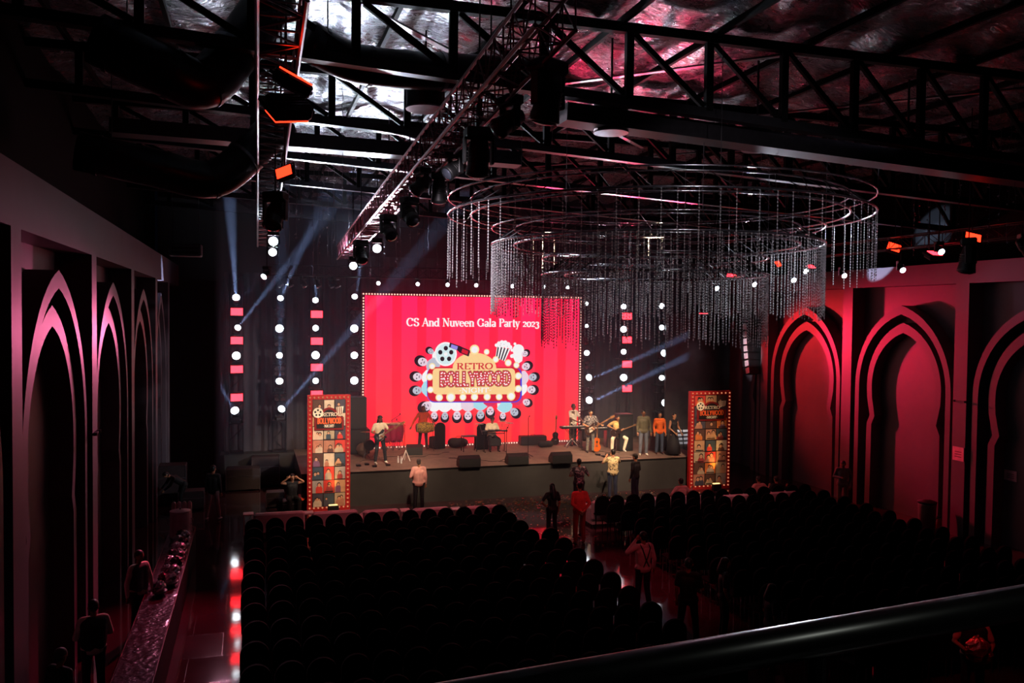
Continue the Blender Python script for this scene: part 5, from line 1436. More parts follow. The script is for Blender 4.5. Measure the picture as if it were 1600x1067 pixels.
pk = fl(893, 700, Z)
keyboard(pk + Vector((.12, .10, 0)), 0, 1.15, .80, 'black keyboard on an X stand before the player in white')
keyboard(fl(934, 702, Z) + Vector((0, .5, 0)), 0, 1.25, .72, 'second keyboard on straight legs behind the two guitarists', False)
person(pk + Vector((.28, .58, 0)), R(25), 'keyboard player in white shirt at the archway-side edge of the video wall', C('white_shirt', (232, 224, 210)), BLK, (30, 28, 28), 'short', 'c', 'short', 1.76,
       dict(elL=(.27, -.12, 1.15), wrL=(.16, -.36, 1.06), elR=(-.27, -.12, 1.15), wrR=(-.16, -.36, 1.06)), beard=True, look=20)
# --- bassist in plaid
p = fl(922, 707, Z)
person(p, R(-4), 'bass player in dark plaid shirt and washed jeans standing before the lamp tower', plaid_mat('plaid_dark', (70, 66, 70), (150, 142, 140), 18), LDENIM, (30, 28, 28), 'short', 'b', 'short', 1.72,
       dict(elL=(.32, -.02, 1.17), wrL=(.36, -.26, 1.15), elR=(-.29, .05, 1.14), wrR=(-.04, -.24, 1.02), head=(0, -.04, 1.60)))
guitar(at_hand(p, 0, (-.02, -.22, 1.0)), R(-4), R(28), 'dark bass guitar with pale neck held by the plaid-shirted player', M('bass_brown', (60, 34, 26), .3), sc=1.1)
# --- seated guitarist in white trousers
p = fl(964, 704, Z)
ps = sit(.66, .24, -.30, .52); ps.update(elL=(.30, -.08, .92), wrL=(.12, -.30, .90), elR=(-.42, -.06, 1.02), wrR=(-.26, -.26, .94), anL=(.22, -.22, .085), anR=(-.30, -.24, .085), head=(0, -.10, 1.32))
person(p, R(-5), 'guitarist in yellow shirt and white trousers sitting on a stool', C('yellow_shirt', (214, 180, 112)), C('white_trousers', (236, 224, 200)), (225, 222, 214), 'short', 'b', 'short', 1.74, ps, beard=True)
stool(p + Vector((0, .04, 0)), .56, 'dark round stool under the guitarist in white trousers')
guitar(at_hand(p, 0, (-.05, -.27, .84)), R(-12), R(20), 'small dark guitar on the lap of the guitarist in white trousers', M('guitar_dark', (44, 22, 16), .3), 'acoustic', 'acoustic_guitar', .8)
# guitars resting on stands
def rest_guitar(px, py, label, m, kind):
    p = fl(px, py, Z) + Vector((0, .2, .42))
    t = guitar(p, 0, R(88), label, m, kind, 'acoustic_guitar' if kind == 'acoustic' else 'electric_guitar', .9)
    s = T('guitar_stand', 'small folding stand under the ' + label, 'stand', p + Vector((0, .07, -.42)))
    for a in (-1, 1): MB().tube([(0, .04, .35), (a * .16, -.05, .012)], .010, 6).build('leg', DSTEEL, s)
    MB().tube([(0, .04, .35), (0, .16, .012)], .010, 6).build('leg', DSTEEL, s); MB().tube([(-.12, -.08, .06), (.12, -.08, .06)], .012, 6).build('cradle', DSTEEL, s)
rest_guitar(870, 697, 'dark acoustic guitar standing near the end of the screen', M('guitar_black', (20, 14, 14), .25), 'acoustic')
rest_guitar(935, 707, 'orange sunburst guitar behind the plaid-shirted player', M('sunburst', (206, 92, 20), .25), 'acoustic')
# --- onlookers on the stage
p = fl(1005, 711, Z); person(p, R(-15), 'tall man in olive shirt and grey jeans standing with hands down at the stage end', C('olive_shirt', (84, 78, 58)), C('grey_jeans', (92, 98, 112)), (228, 222, 212), 'long', 'a', 'short', 1.80,
       dict(head=(-.02, -.04, 1.60), elL=(.26, .03, 1.14), wrL=(.27, -.06, .88)), beard=True)
p = fl(1030, 709, Z); person(p, R(-10), 'woman with shoulder-length hair in orange top and dark jeans on the stage', C('orange_top', (224, 96, 22)), DENIM, (60, 30, 30), 'long', 'b', 'shoulder', 1.66, None, female=True)
p = fl(1052, 711, Z); person(p, R(20), 'woman in dark sleeveless dress standing in shade beside the orange-topped woman', C('black_dress', (22, 20, 26)), C('black_dress', (0, 0, 0)), (30, 28, 28), 'none', 'b', 'bun', 1.66,
       dict(elR=(-.24, .02, 1.13), wrR=(-.15, -.2, .95), elL=(.3, .02, 1.15), wrL=(.32, -.12, .92)), female=True, lower='skirt')
# black amplifier cabinets behind them
def cab(p, w, d, h, label, name='amplifier'):
    t = T(name, label, 'loudspeaker', p); MB().bbox((0, 0, h / 2), (w, d, h), .02).build('cabinet', BLACKP, t)
    MB().box((0, -d / 2 - .004, h * .5), (w * .88, .01, h * .85)).build('grille', M('grille', (0, 0, 0)), t)
    for s in (-1, 1): MB().box((s * (w / 2 + .004), 0, h * .62), (.01, .16, .06)).build('handle', DSTEEL, t)
    return t
cab(fl(984, 707, Z) + Vector((0, .6, 0)), .6, .55, 1.5, 'tall dark speaker cabinet behind the seated guitarist')
cab(fl(1043, 708, Z) + Vector((0, .8, 0)), .55, .5, .75, 'low amplifier behind the woman in the dark dress')
b = fl(557, 707, Z); cab(b, .95, .75, .95, 'wide black bass speaker at the buffet-side end of the stage', 'bass_speaker'); cab(b + Vector((0, 0, .95)), .70, .6, 1.25, 'tall black speaker standing on the wide bass speaker', 'loudspeaker')
# effect pedals, cables
for i, (px, py) in enumerate(((573, 726), (585, 729), (606, 727), (560, 728), (934, 711), (944, 714), (950, 711))):
    t = T('effect_pedal', 'small floor pedal, %s' % ['closest to the brown sack', 'under the bassist, nearest his shoe', 'beyond the white shoe of the bassist', 'at the very end of the stage', 'beside the plaid player shoes', 'between the two guitarists, nearer the edge', 'between the two guitarists, farther back'][i], 'pedal', fl(px, py, Z), group='effect pedals')
    MB().bbox((0, 0, .03), (.16, .22, .06), .01).build('pedal_body', DSTEEL, t); MB().lathe([(.02, .055), (.02, .075)], 8, c=(0, -.05, 0)).build('foot_switch', ALU, t)
for i, (a, b_) in enumerate((((905, 704), (968, 708)), ((930, 712), (985, 716)), ((560, 722), (640, 709)), ((640, 716), (700, 707)), ((700, 716), (790, 722)))):
    A, B = fl(*a, Z), fl(*b_, Z); P = []
    for k in range(15):
        q = A.lerp(B, k / 14) + Vector((random.uniform(-.06, .06), .14 * math.sin(k * 1.1), .012)); P.append(q - A)
    tag(MB().tube(P, .009, 5).build('floor_cable', BLACKP, None, A), 'black cable lying on the stage carpet, %s' % ['from the keyboards to the seated guitarist', 'in front of the two guitarists', 'from the sack past the congas', 'from the sideways monitor towards the drum', 'towards the thin microphone stand'][i], 'cable', 'stage cables')
# striped white structure behind the stage end
p = PY(1068, 700, 31.5); t = T('ladder_rack', 'bright white slatted rack seen behind the archway end of the stage', 'rack', (p.x, 31.5, STAGE_Z))
for k in range(4): MB().box((0, 0, .1 + .17 * k), (1.0, .03, .09)).build('slat', WHITEP, t)
for s in (-1, 0, 1): MB().bar((s * .45 + .12, -.02, -1.2), (s * .45 - .1, -.02, .75), .04).build('upright', BLACKP, t)
spot((p.x - .5, 30.2, 3.4), (p.x, 31.5, 1.5), 160, WHITE, 30, .6, .05)

# --- people on the floor, backs to the balcony
p = fl(654, 797); person(p, BACK - R(8), 'man in pale pink shirt and dark trousers standing alone before the stage', C('pink_shirt', (226, 170, 160)), C('navy_trousers', (26, 26, 34)), (30, 28, 28), 'long', 'b', 'bald', 1.74,
       dict(elL=(.27, .03, 1.14), wrL=(.2, -.2, 1.06)), bulk=1.12)
p = fl(862, 841); person(p, BACK + R(5), 'woman with long dark hair, hand on hip, red shoes, in the aisle', C('cloth_jet', (0, 0, 0)), C('cloth_jet', (0, 0, 0)), (220, 50, 50), 'short', 'b', 'long', 1.63,
       dict(elR=(-.25, .03, 1.14), wrR=(-.24, -.05, .90), elL=(.40, .08, 1.18), wrL=(.19, .0, 1.02), anL=(.14, .02, .085), anR=(-.15, .02, .085)), female=True)
p = fl(905, 848); person(p, BACK, 'man in red shirt and red trousers with hands behind his back in the aisle', C('red_shirt', (206, 52, 48)), C('red_trousers', (150, 46, 44)), (120, 40, 40), 'long', 'a', 'short', 1.78,
       dict(elL=(.26, .10, 1.14), wrL=(.06, .17, .96), elR=(-.26, .10, 1.14), wrR=(-.06, .17, .94)))
p = fl(904, 797); person(p, BACK - R(10), 'man in patterned dark shirt standing just ahead of the man in red', pattern_mat('tropical', (60, 54, 60), (170, 150, 150), 9), DDENIM, (30, 28, 28), 'short', 'a', 'short', 1.76, dict(elR=(-.33, -.02, 1.16), wrR=(-.3, -.2, 1.2), elL=(.30, -.02, 1.16), wrL=(.1, -.2, 1.14)))
p = fl(957, 779); person(p, BACK, 'man in cream shirt with black squiggles photographing the stage, arms raised', pattern_mat('squiggle', (236, 216, 160), (26, 22, 20), 13, .57), DENIM, (46, 40, 34), 'short', 'b', 'short', 1.80,
       dict(elL=(.32, -.16, 1.24), wrL=(.14, -.30, 1.42), elR=(-.32, -.16, 1.24), wrR=(-.14, -.30, 1.42)), bulk=1.08)
p = fl(992, 784); person(p, BACK + R(30), 'dim man in dark clothes and dark cap beside the squiggle-shirted man', C('dark_jacket', (28, 26, 30)), C('dark_jeans2', (40, 44, 60)), (30, 28, 28), 'long', 'a', 'short', 1.72, dict(elR=(-.30, -.02, 1.14), wrR=(-.26, -.25, 1.1)), cap=M('cap_dark', (0, 0, 0)))
p = fl(1004, 952); t = person(p, BACK + R(6), 'man in pale shirt with crossed suspenders, hand raised to his ear', C('pale_shirt', (214, 196, 196)), C('cloth_jet', (0, 0, 0)), (26, 24, 24), 'long', 'a', 'short', 1.76,
       dict(elR=(-.27, .03, 1.12), wrR=(-.30, -.04, .90), elL=(.38, -.06, 1.30), wrL=(.15, -.08, 1.55), anL=(.15, .02, .085), anR=(-.16, .02, .085)))
t2 = t
for s in (-1, 1):
    MB().tube([(s * .11, .02, 1.475), (s * .10, .125, 1.40), (s * .03, .135, 1.20), (-s * .07, .128, .99)], .013, 5).build('suspender', BLK, t2)
p = fl(1074, 1008); person(p, BACK - R(40), 'man in black standing in the aisle nearest the balcony', C('cloth_jet', (0, 0, 0)), C('cloth_jet', (0, 0, 0)), (26, 24, 24), 'short', 'a', 'short', 1.76, dict(elR=(-.27, -.04, 1.14), wrR=(-.24, -.28, 1.02), anL=(.17, .05, .085), anR=(-.17, -.05, .085), knL=(.14, 0, .5), knR=(-.14, -.04, .5)))
p = fl(1130, 1000); person(p, R(70), 'woman with reddish curly hair in dark clothes facing the man in black', C('dark_blouse', (30, 24, 28)), C('cloth_jet', (0, 0, 0)), (26, 24, 24), 'short', 'b', 'shoulder', 1.70, None, female=True)
p = fl(1203, 1046); person(p, R(80), 'person with curly hair in dark clothes standing close to the balcony rail', C('dark_blouse', (0, 0, 0)), C('cloth_jet', (0, 0, 0)), (26, 24, 24), 'short', 'b', 'shoulder', 1.62, None, female=True)
p = fl(1316, 798); person(p, R(-40), 'man in grey shirt and light trousers standing against the arched wall', C('grey_shirt', (120, 108, 108)), C('khaki', (150, 110, 100)), (40, 30, 28), 'long', 'a', 'short', 1.76, dict(elL=(.27, .02, 1.14), wrL=(.24, -.12, .9), elR=(-.28, -.04, 1.16), wrR=(-.05, -.24, 1.16), head=(0, -.05, 1.59)))
# waiters at the buffet
p = fl(217, 992); t = person(p, R(50), 'waiter in black waistcoat and white sleeves standing behind the buffet by the wall', C('white_shirt', (0, 0, 0)), BLK, (26, 24, 24), 'long', 'a', 'short', 1.74, dict(elL=(.30, .0, 1.12), wrL=(.32, -.04, .88), elR=(-.30, 0, 1.12), wrR=(-.32, -.04, .88)))
m = MB(); m.cap((-.06, 0, .99), (-.075, 0, 1.28), .144, .150); m.cap((.06, 0, .99), (.075, 0, 1.28), .144, .150); m.cap((.10, 0, 1.35), (-.10, 0, 1.35), .132, .132); o = bpy.data.objects.new('waistcoat', remesh(m, .02, 'waistcoat', BLK)); col.objects.link(o); o.parent = t
p = PZ(146, 940, 1.72); p.z = 0; p.x = max(p.x, WL + .35); t = person(p, R(200), 'waiter in black waistcoat nearest the balcony carrying a crumpled foil bunch', C('white_shirt', (0, 0, 0)), BLK, (26, 24, 24), 'long', 'a', 'short', 1.74, dict(elL=(.27, -.02, 1.14), wrL=(.20, -.28, 1.1), elR=(-.27, -.04, 1.14), wrR=(-.16, -.28, 1.08)))
m = MB(); m.cap((-.06, 0, .99), (-.075, 0, 1.28), .144, .150); m.cap((.06, 0, .99), (.075, 0, 1.28), .144, .150); m.cap((.10, 0, 1.35), (-.10, 0, 1.35), .132, .132); o = bpy.data.objects.new('waistcoat', remesh(m, .02, 'waistcoat', BLK)); col.objects.link(o); o.parent = t
FOILC = M('foil_crumple', (200, 190, 200), .18, .9, .1, 10, .6, 30)
def crumple(r, mat, name='foil_body', flat=1.0, parent=None, seed=0):
    rn = random.Random(seed); m = MB(); m.ball((0, 0, 0), (r, r, r * flat), 14, 9)
    m.v = [tuple(c * rn.uniform(.78, 1.2) for c in v) for v in m.v]; return m.build(name, mat, parent)
q = p + Matrix.Rotation(R(200), 3, 'Z') @ Vector((.0, -.36, 1.12)); t = T('foil_bunch', 'crumpled silver foil bunch carried by the waiter nearest the balcony', 'foil bunch', q); crumple(.16, FOILC, parent=t, seed=3)
p = PZ(52, 1018, 1.70); p.z = 0; p.x = max(p.x, WL + .3); t = person(p, R(140), 'grey-haired person whose head alone shows under the near arch', BLK, BLK, (26, 24, 24), 'long', 'a', 'bald', 1.70)
p = fl(333, 812); person(p, R(160), 'man in black top and pale trousers standing at the far end of the buffet', C('cloth_jet', (0, 0, 0)), C('pale_trousers', (170, 140, 146)), (190, 180, 180), 'long', 'a', 'short', 1.74, dict(anL=(.2, .04, .085), anR=(-.18, -.04, .085), knL=(.15, 0, .5), knR=(-.13, -.03, .5)))
p = fl(456, 800); person(p, R(10), 'person in black sitting by the orange steps with both arms raised to the head', BLK, BLK, (26, 24, 24), 'none', 'b', 'short', 1.72, dict(sit(.5, .1, -.4, .48), elL=(.36, -.1, 1.02), wrL=(.18, -.16, 1.16), elR=(-.36, -.1, 1.02), wrR=(-.2, -.16, 1.16)))
t = T('equipment_trunk', 'black trunk the person with raised arms sits on beside the steps', 'case', p + Vector((0, .1, 0))); MB().bbox((0, 0, .2), (.6, .5, .4), .02).build('trunk_body', BLACKP, t); MB().box((0, -.252, .3), (.58, .01, .015)).build('lid_seam', ALU, t)
p = fl(282, 798); person(p, R(-70), 'person in dark clothes bending over cases at the far buffet corner', BLK, BLK, (26, 24, 24), 'long', 'b', 'short', 1.72, dict(pelvis=(0, .1, .9), chest=(0, -.16, 1.1), neck=(0, -.34, 1.2), head=(0, -.45, 1.26), shL=(.18, -.28, 1.16), shR=(-.18, -.28, 1.16), elL=(.22, -.38, .95), wrL=(.18, -.55, .8), elR=(-.22, -.38, .95), wrR=(-.18, -.55, .8), hiL=(.095, .1, .9), hiR=(-.095, .1, .9)))
# guest with red tinsel below the rail
p = PZ(1522, 950, 1.72); p.z = 0; t = person(p, R(-35), 'person in red-lit shirt and black waistcoat holding a glittering tinsel ball below the rail', C('pinkish_shirt', (200, 150, 140)), BLK, (26, 24, 24), 'short', 'a', 'short', 1.72, dict(elL=(.30, -.02, 1.14), wrL=(.2, -.26, 1.06), elR=(-.30, -.04, 1.14), wrR=(-.14, -.3, 1.08)))
m = MB(); m.cap((-.06, 0, .99), (-.075, 0, 1.28), .144, .150); m.cap((.06, 0, .99), (.075, 0, 1.28), .144, .150); m.cap((.10, 0, 1.35), (-.10, 0, 1.35), .132, .132); o = bpy.data.objects.new('waistcoat', remesh(m, .02, 'waistcoat', BLK)); col.objects.link(o); o.parent = t
q = p + Matrix.Rotation(R(-35), 3, 'Z') @ Vector((.0, -.42, 1.16)); t = T('tinsel_ball', 'glittering red tinsel ball held by the person below the rail', 'tinsel ball', q); crumple(.21, M('tinsel_red', (230, 90, 90), .2, .9, .2, 10, .6, 30), 'tinsel', 1.0, t, 5)
# ------------------------------------------------------------------ seating
cb = MB()
cb.prism([(-.235, .46), (.235, .46), (.24, .80)] + [(.24 * math.cos(R(a)), .80 + .235 * math.sin(R(a))) for a in range(8, 173, 12)] + [(-.24, .80)], .17, .235)
BKM = cb.mesh('backrest', CLOTH_BLACK)
SEM = MB().bbox((0, -.03, .455), (.46, .45, .07), .03).mesh('seat', CLOTH_BLACK)
LGM = MB().tube([(0, 0, 0), (0, 0, .42)], .013, 6).mesh('leg', STEEL)
chair0 = T('banquet_chair', 'x', 'chair', (0, 0, 0), PI)
for m, p in ((BKM, (0, 0, 0)), (SEM, (0, 0, 0))):
    o = bpy.data.objects.new(m.name, m); col.objects.link(o); o.parent = chair0
for a in (-1, 1):
    for b in (-1, 1):
        o = bpy.data.objects.new('leg', LGM); col.objects.link(o); o.parent = chair0; o.location = (a * .2, b * .19, 0)
seats = []
for blk, (xa, n, side) in enumerate(((.0, 15, -1), (10.35, 15, 1))):
    for r in range(14):
        y = 23.65 - r * .98 + (.35 if blk else 0)
        for i in range(n):
            x = xa + .532 * i + random.uniform(-.02, .02)
            if blk == 0 and r < 3 and i >= n - 1: continue
            if blk == 0 and r >= 5 and i == n - 1: x += .0
            d = Vector((x, y, 1)) - CP
            dc = d.dot(CF); px = 800 + FPX * d.dot(CR) / dc; py = 533.5 - FPX * d.dot(CU) / dc
            if px < -20 or px > 1640 or py > 1095: continue
            if py > 1060 - (px - 900) * .18 + 25 and px > 760: continue
            fromaisle = (n - 1 - i) if blk == 0 else i
            seats.append((dc, x, y, blk, r, fromaisle))
seats.sort()
used = False
RAND = random.Random(3)
BN = ['buffet-side', 'archway-side']
for k, (dc, x, y, blk, r, fa) in enumerate(seats[:300]):
    lab = 'black round-backed chair, %s seating block, %s row behind the sofas, %s from the aisle' % (BN[blk], ORD[r], ORD[fa])
    rz = PI + PI + RAND.uniform(-.05, .05)
    if k == 0:
        chair0.location = (x, y, 0); chair0.rotation_euler = (0, 0, PI); chair0['label'] = lab; chair0['group'] = 'rows of banquet chairs'; c = chair0
    else: c = dup(chair0, (x, y, 0), PI, lab, 'rows of banquet chairs')
    c.rotation_euler = (0, 0, PI + RAND.uniform(-.06, .06))
mb = MB()
for (dc, x, y, blk, r, fa) in seats[300:]:
    for me_ in (BKM, SEM):
        vs = [(x - v.co.x, y - v.co.y, v.co.z) for v in me_.vertices]
        mb.add(vs, [tuple(p.vertices) for p in me_.polygons])
    for a in (-1, 1):
        for b in (-1, 1): mb.box((x + a * .2, y + b * .19, .21), (.024, .024, .42))
if mb.v:
    o = tag(mb.build('banquet_chairs', CLOTH_BLACK), 'remaining round-backed black chairs of the front rows, dark against the sofas', 'chair'); o['kind'] = 'stuff'
print('SEATS', len(seats))
# one chair in white-lined light by the arched wall: lamp on it
# sofas in the front row
SOFA = M('sofa_white', (226, 208, 208), .6, 0, .05, 4, .1, 20)
def sofa(px0, px1, py, label):
    y = 25.5
    zt = .84
    a = PZ(px0, py, zt); b = PZ(px1, py, zt)
    w = b.x - a.x; y = (a.y + b.y) / 2
    t = T('sofa', label, 'sofa', ((a.x + b.x) / 2, y, 0), 0, 'front row sofas')
    MB().bbox((0, .0, .54), (w, .2, .60), .05).build('backrest', SOFA, t)
    MB().bbox((0, .45, .30), (w - .3, .75, .26), .06).build('seat_cushion', SOFA, t)
    for s in (-1, 1): MB().bbox((s * (w / 2 - .09), .45, .38), (.18, .75, .46), .05).build('armrest', SOFA, t)
    MB().box((0, .42, .13), (w - .05, .8, .10)).build('base', SOFA, t)
    for s in (-1, 1):
        for yy in (.08, .76): MB().box((s * (w / 2 - .1), yy, .04), (.05, .05, .08)).build('leg', DSTEEL, t)
    return t
nm = ['first', 'second', 'third', 'fourth', 'fifth']
for i, (a, b, y) in enumerate(((396, 477, 800), (487, 560, 798), (566, 625, 796), (643, 703, 793), (725, 783, 790))): sofa(a, b, y, 'white sofa facing the stage, %s from the buffet' % nm[i])
for i, (a, b, y) in enumerate(((922, 978, 781), (995, 1051, 777), (1062, 1115, 774), (1125, 1172, 772), (1196, 1248, 767))): sofa(a, b, y, 'white sofa facing the stage, %s from the aisle on the arched-wall side' % nm[i])
for i, (px, py) in enumerate(((388, 803), (482, 801), (634, 797), (714, 795), (986, 784), (1057, 780), (1119, 778), (1184, 774))):
    p = PZ(px, py, .62); t = T('side_table', 'small white side table, %s along the sofa row from the buffet' % ORD[i], 'table', (p.x, p.y + .1, 0), 0, 'sofa side tables')
    MB().bbox((0, 0, .6), (.3, .36, .04), .01).build('top', WHITEP, t)
    for a in (-1, 1):
        for b in (-1, 1): MB().box((a * .12, b * .14, .29), (.03, .03, .58)).build('leg', WHITEP, t)
# guests slumped on the sofas
def sofa_guest(px, py, label, shirt):
    p = PZ(px, py, 1.0); p.z = 0; p.y += .55
    person(p, BACK, label, shirt, BLK, (30, 28, 28), 'long', 'b', 'short', 1.70, dict(sit(.46, .1, -.42, .46), elL=(.34, .0, .78), wrL=(.42, -.1, .62), elR=(-.34, 0, .78), wrR=(-.4, -.05, .86)))
sofa_guest(1078, 764, 'guest sitting on a sofa with one arm stretched along its back', C('pinkish_shirt', (0, 0, 0)))
sofa_guest(1202, 760, 'guest in light shirt lounging on the sofa nearest the arched wall', C('pinkish_shirt', (0, 0, 0)))
sofa_guest(1230, 760, 'guest in dark shirt lounging on the sofa nearest the arched wall', BLK)

# small white cards added as glints between the chair backs
for i, (px, py) in enumerate(((1318, 805), (1185, 814), (1186, 826), (1389, 844), (1417, 841), (1344, 880), (1375, 887), (1404, 883), (1433, 880), (1429, 907), (1500, 852), (1522, 873), (1550, 896), (1581, 892), (622, 973), (666, 969), (709, 967), (753, 963))):
    p = PZ(px, py, .5)
    q_ = min(seats, key=lambda s_: (s_[1] - p.x) ** 2 + (s_[2] - p.y) ** 2)
    p = Vector((q_[1] + max(-.15, min(.15, p.x - q_[1])), q_[2] + max(-.16, min(.12, p.y - q_[2])), .545))
    tag(MB().box((0, 0, 0), (.10, .15, .006), random.uniform(-.5, .5), Matrix.Rotation(R(35), 3, 'X')).build('seat_glint', M('glint_white', (235, 240, 250), .5), None, p), 'added pale glint on a chair, %s of those %s' % (ORD[i % 14], 'near the arched wall' if i < 14 else 'in the middle of the buffet-side block'), 'card', 'seat glints')

# ------------------------------------------------------------------ buffet
TF = M('foil_cloth', (120, 78, 100), .2, .92, .15, 3, 1.0, 9)
bt = T('buffet_table', 'long buffet table under dark glossy cloth along the arched wall', 'table', (-1.82, 17.2, 0))
L = 13.2
MB().bbox((0, 0, .82), (.62, L, .04), .01).build('tabletop', BLACKP, bt)
MB().box((.30, 0, .41), (.015, L, .80)).build('skirt', CLOTH_BLACK, bt); MB().box((-.30, 0, .41), (.015, L, .80)).build('skirt', CLOTH_BLACK, bt)
for s in (-1, 1):
    for k in range(5): MB().box((s * .25, -L / 2 + .3 + (L - .6) * k / 4, .4), (.04, .04, .8)).build('leg', STEEL, bt)
for s in (-1, 1): MB().tube([(s * .312, -L / 2, .845), (s * .312, L / 2, .845)], .010, 6).build('edge_strip', M('edge_silver', (210, 150, 170), .2, .9), bt)
vs = []; nx_, ny_ = 10, 90
for j in range(ny_ + 1):
    for i in range(nx_ + 1): vs.append((-.30 + .6 * i / nx_, -L / 2 + L * j / ny_, .848 + random.uniform(0, .012)))
o = MB().add(vs, [(j * (nx_ + 1) + i, j * (nx_ + 1) + i + 1, (j + 1) * (nx_ + 1) + i + 1, (j + 1) * (nx_ + 1) + i) for j in range(ny_) for i in range(nx_)]).build('foil_tablecloth', TF, None, (-1.82, 17.2, 0), smooth=True)
tag(o, 'wrinkled purple-red foil cloth covering the buffet table', 'tablecloth')
# heaped wrapped dishes
rn = random.Random(11)
k = 0
for py in (842, 852, 862, 872, 884, 897, 911, 926):
    for px0 in ((0, .32) if py < 915 else (0,)):
        c = PZ(283 - (py - 842) * .40 + px0 * 60, py, .9)
        if abs(c.x + 1.82) > .2: c.x = -1.82 + (.14 if c.x > -1.82 else -.14)
        t = T('wrapped_dish', 'foil-wrapped dish on the buffet, %s from the urn %s' % (ORD[k // 2], 'on the aisle side' if px0 else 'on the wall side'), 'dish', (c.x, c.y, .86), 0, 'wrapped dishes')
        r = rn.uniform(.11, .15)
        MB().lathe([(r * .6, 0), (r, .05), (r * 1.05, .09), (r * .9, .09)], 16).build('bowl', STEEL, t, smooth=True)
        o = crumple(r * .95, FOILC if k % 3 else M('foil_dark', (90, 40, 60), .2, .9, .2, 8, .6, 30), 'wrap', .9, t, k); o.location = (0, 0, .16)
        k += 1
c = PZ(283, 838, .86)
t = T('drink_urn', 'big pale cylindrical urn near the far end of the buffet', 'urn', (c.x - .02, c.y, .86))
MB().lathe([(.24, 0), (.25, .02), (.25, .62), (.24, .64)], 24).build('urn_body', M('urn_white', (215, 190, 196), .35), t, smooth=False); MB().lathe([(.255, .64), (.255, .67), (.1, .7), (.02, .7)], 24).build('lid', M('urn_white', (0, 0, 0)), t)
MB().ball((0, 0, .72), .025).build('lid_knob', STEEL, t)
for s in (-1, 1): MB().tube([(s * .25, 0, .3), (s * .31, 0, .33), (s * .31, 0, .43), (s * .25, 0, .46)], .012, 6).build('handle', STEEL, t)
for i, px in enumerate((280, 292, 302, 310)):
    p = Vector((-2.02 + .13 * i, c.y + .55, .86)); t = T('glass_cylinder', 'tall rounded white candle jar behind the urn, %s from the wall' % ORD[i], 'jar', p, 0, 'tall jars')
    MB().lathe([(.055, 0), (.058, .02), (.058, .72), (.048, .76), (.02, .79)], 14).build('jar', M('urn_white', (0, 0, 0)), t, smooth=True); MB().lathe([(.062, 0), (.062, .03)], 14).build('jar_base', STEEL, t)

# orange steps beside the banner
t = T('stage_steps', 'glowing orange-red lit steps beside the banner on the buffet side', 'steps', fl(465, 795) + Vector((.15, .1, 0)))
ST = M('step_orange', (235, 70, 30), .5)
for k in range(3): MB().box((0 + .25 * k - .2, 0, .15 + .22 * k), (.30, .8, .05)).build('tread', ST, t); MB().box((-.345 + .25 * k, 0, .07 + .22 * k), (.02, .8, .2)).build('riser', ST, t)
for s in (-1, 1): MB().bar((-.3, s * .38, .02), (.35, s * .38, .62), .04).build('stringer', DSTEEL, t)
spot((2.0, 26.0, 5.0), fl(462, 780), 260, (1, .12, .03), 14, .6, .05)
# equipment cases at the dark corner beside the stage
CS = M('case_dark', (42, 30, 32), .5)
for i, (px, py, w_, d_, h_, lab) in enumerate(((380, 765, 1.2, .7, .8, 'black road case in the dark corner, closest to the outermost tower'), (415, 758, 1.0, .7, 1.1, 'tall black road case before the riser of the outer towers'), (270, 785, .9, .7, 1.3, 'stacked road case with red edge against the far end of the wall'), (430, 792, .6, .5, .5, 'low road case on the floor in front of the towers'), (300, 795, .8, .6, .6, 'half-open road case beside the bending person'))):
    p = fl(px, py); t = T('road_case', lab, 'case', p, 0, 'road cases'); MB().bbox((0, 0, h_ / 2 + .05), (w_, d_, h_), .02).build('case_body', CS, t)
    for s in (-1, 1): MB().box((s * w_ / 2, -d_ / 2, h_ / 2 + .05), (.03, .03, h_)).build('edge_profile', ALU, t)
    MB().box((0, -d_ / 2, h_ * .7), (w_, .02, .02)).build('lid_seam', ALU, t)
    for a in (-1, 1):
        for b in (-1, 1): MB().lathe([(.04, -.02), (.04, .02)], 10, c=(a * (w_ / 2 - .1), b * (d_ / 2 - .1), .04), M4=Matrix.Rotation(R(90), 3, 'X')).build('caster', DSTEEL, t)
# signs and items on the arched wall
def sign(px, py, w_, h_, label):
    p = PX(px, py, WR - .02); t = T('wall_sign', label, 'sign', p)
    MB().box((0, 0, 0), (.02, w_, h_)).build('sign_plate', M('sign_pink', (235, 190, 200), .5), t)
    for k in range(3): MB().box((-.012, 0, h_ * (.15 - .18 * k)), (.004, w_ * .6, h_ * .06)).build('text_line', M('sign_ink', (120, 40, 60), .5), t)
    MB().disc(0, 0, h_ * .1, h_ * .1, 0, .004, 12)
    return t
s1 = sign(1497, 709, .42, .42, 'square white notice on the pier between two arches'); s1.location.x = WR - .012
s2 = sign(1579, 743, .42, .3, 'smaller white notice low inside the nearest arch recess')
s2.location = PX(1579, 743, WR + .538)
p = PX(1448, 820, WR - .5); p.z = 0; t = T('waste_bin', 'tall grey bin at the foot of the arched wall', 'bin', p)
MB().lathe([(.2, 0), (.24, .02), (.27, .85), (.28, .9)], 20).build('bin_body', M('bin_grey', (110, 104, 96), .5), t, smooth=True); MB().lathe([(.285, .9), (.285, .95), (.1, 1.02)], 20).build('lid', DSTEEL, t)
p = PX(1467, 815, WR - .45); p.z = 0; t = T('fire_extinguisher', 'red fire extinguisher standing beside the grey bin', 'fire extinguisher', p)
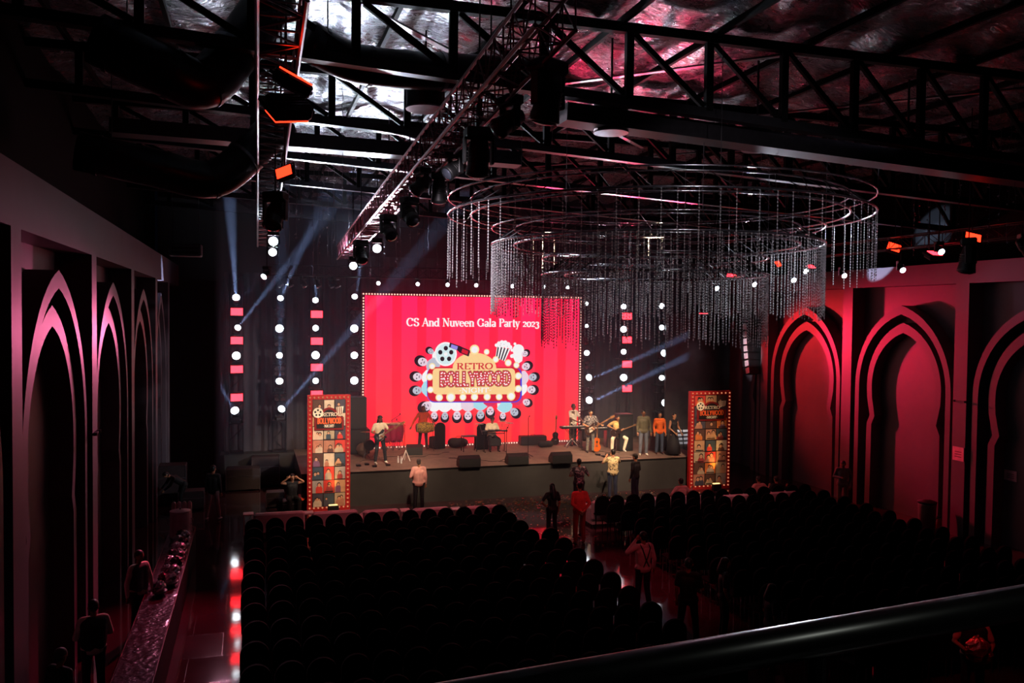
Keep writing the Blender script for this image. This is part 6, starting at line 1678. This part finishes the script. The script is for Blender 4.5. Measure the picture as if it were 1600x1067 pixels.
MB().lathe([(.08, 0), (.09, .02), (.09, .42), (.05, .5), (.03, .52)], 16).build('cylinder', M('ext_red', (200, 24, 24), .3), t, smooth=True); MB().bbox((0, 0, .56), (.06, .12, .05), .01).build('valve_handle', BLACKP, t); MB().tube([(0, .05, .54), (0, .13, .45), (0, .12, .2)], .012, 6).build('hose', BLACKP, t)
# small bracket clips on the piers
for i, (x_, px, py, s) in enumerate(((WL, 150, 676, 1), (WR, 1500, 627, -1))):
    p = PX(px, py, x_ + s * .03); t = T('pier_clamp', 'small dark clamp on the pier of the %s' % ('buffet-side wall' if i == 0 else 'wall opposite the buffet'), 'clamp', p)
    MB().box((0, 0, 0), (.06, .5, .04)).build('clamp_arm', BLACKP, t)
    for b in (-1, 1): MB().lathe([(.04, -.03), (.04, .03)], 10, c=(s * .02, b * .2, 0)).build('clamp_jaw', BLACKP, t)

# ------------------------------------------------------------------ balcony rail
RAILM = M('rail_paint', (16, 16, 15), .3, 0, spec=.6)
def rp_(px, py, d): return PD(px, py, d)
A0 = rp_(560, 1123, 1.05); A1 = rp_(1800, 905, 1.45)
t = T('balcony_rail', 'dark round balcony handrail crossing close to the viewer', 'railing', (0, 0, 0))
d_ = (A1 - A0).normalized()
A = A0 - d_ * 1.0; B = A1 + d_ * .8
MB().tube([A, B], .027, 24).build('handrail', RAILM, t, smooth=True)
up_ = Vector((0, 0, 1)); back_ = d_.cross(up_).normalized()
off = back_ * -.0
U1 = rp_(560, 1100, 1.12); U2 = rp_(1800, 876, 1.54); du = (U2 - U1).normalized()
L0 = rp_(1000, 1200, 1.18); L1 = rp_(1700, 960, 1.5); dl = (L1 - L0).normalized()
MB().tube([A + Vector((0, 0, -.19)), B + Vector((0, 0, -.19))], .006, 8).build('lower_wire', STEEL, t)
for k in (.28, .53, .80):
    q = A.lerp(B, k); MB().tube([q, Vector((q.x, q.y, 5.5))], .016, 10).build('baluster', RAILM, t)
MB().box(((A.x + B.x) / 2, (A.y + B.y) / 2 - .35, 5.40), (4.6, .75, .16), math.atan2(d_.y, d_.x)).build('slab_edge', DSTEEL, t)
spot((3.4, -1.2, 8.8), (1.0, 1.1, 6.2), 60, (.9, .95, .85), 60, .8, .15)  # two unseen spots added for the highlights along the handrail
spot((4.5, 9.0, 9.8), (.9, 1.2, 6.3), 60, (1, .6, .8), 24, .8, .15)
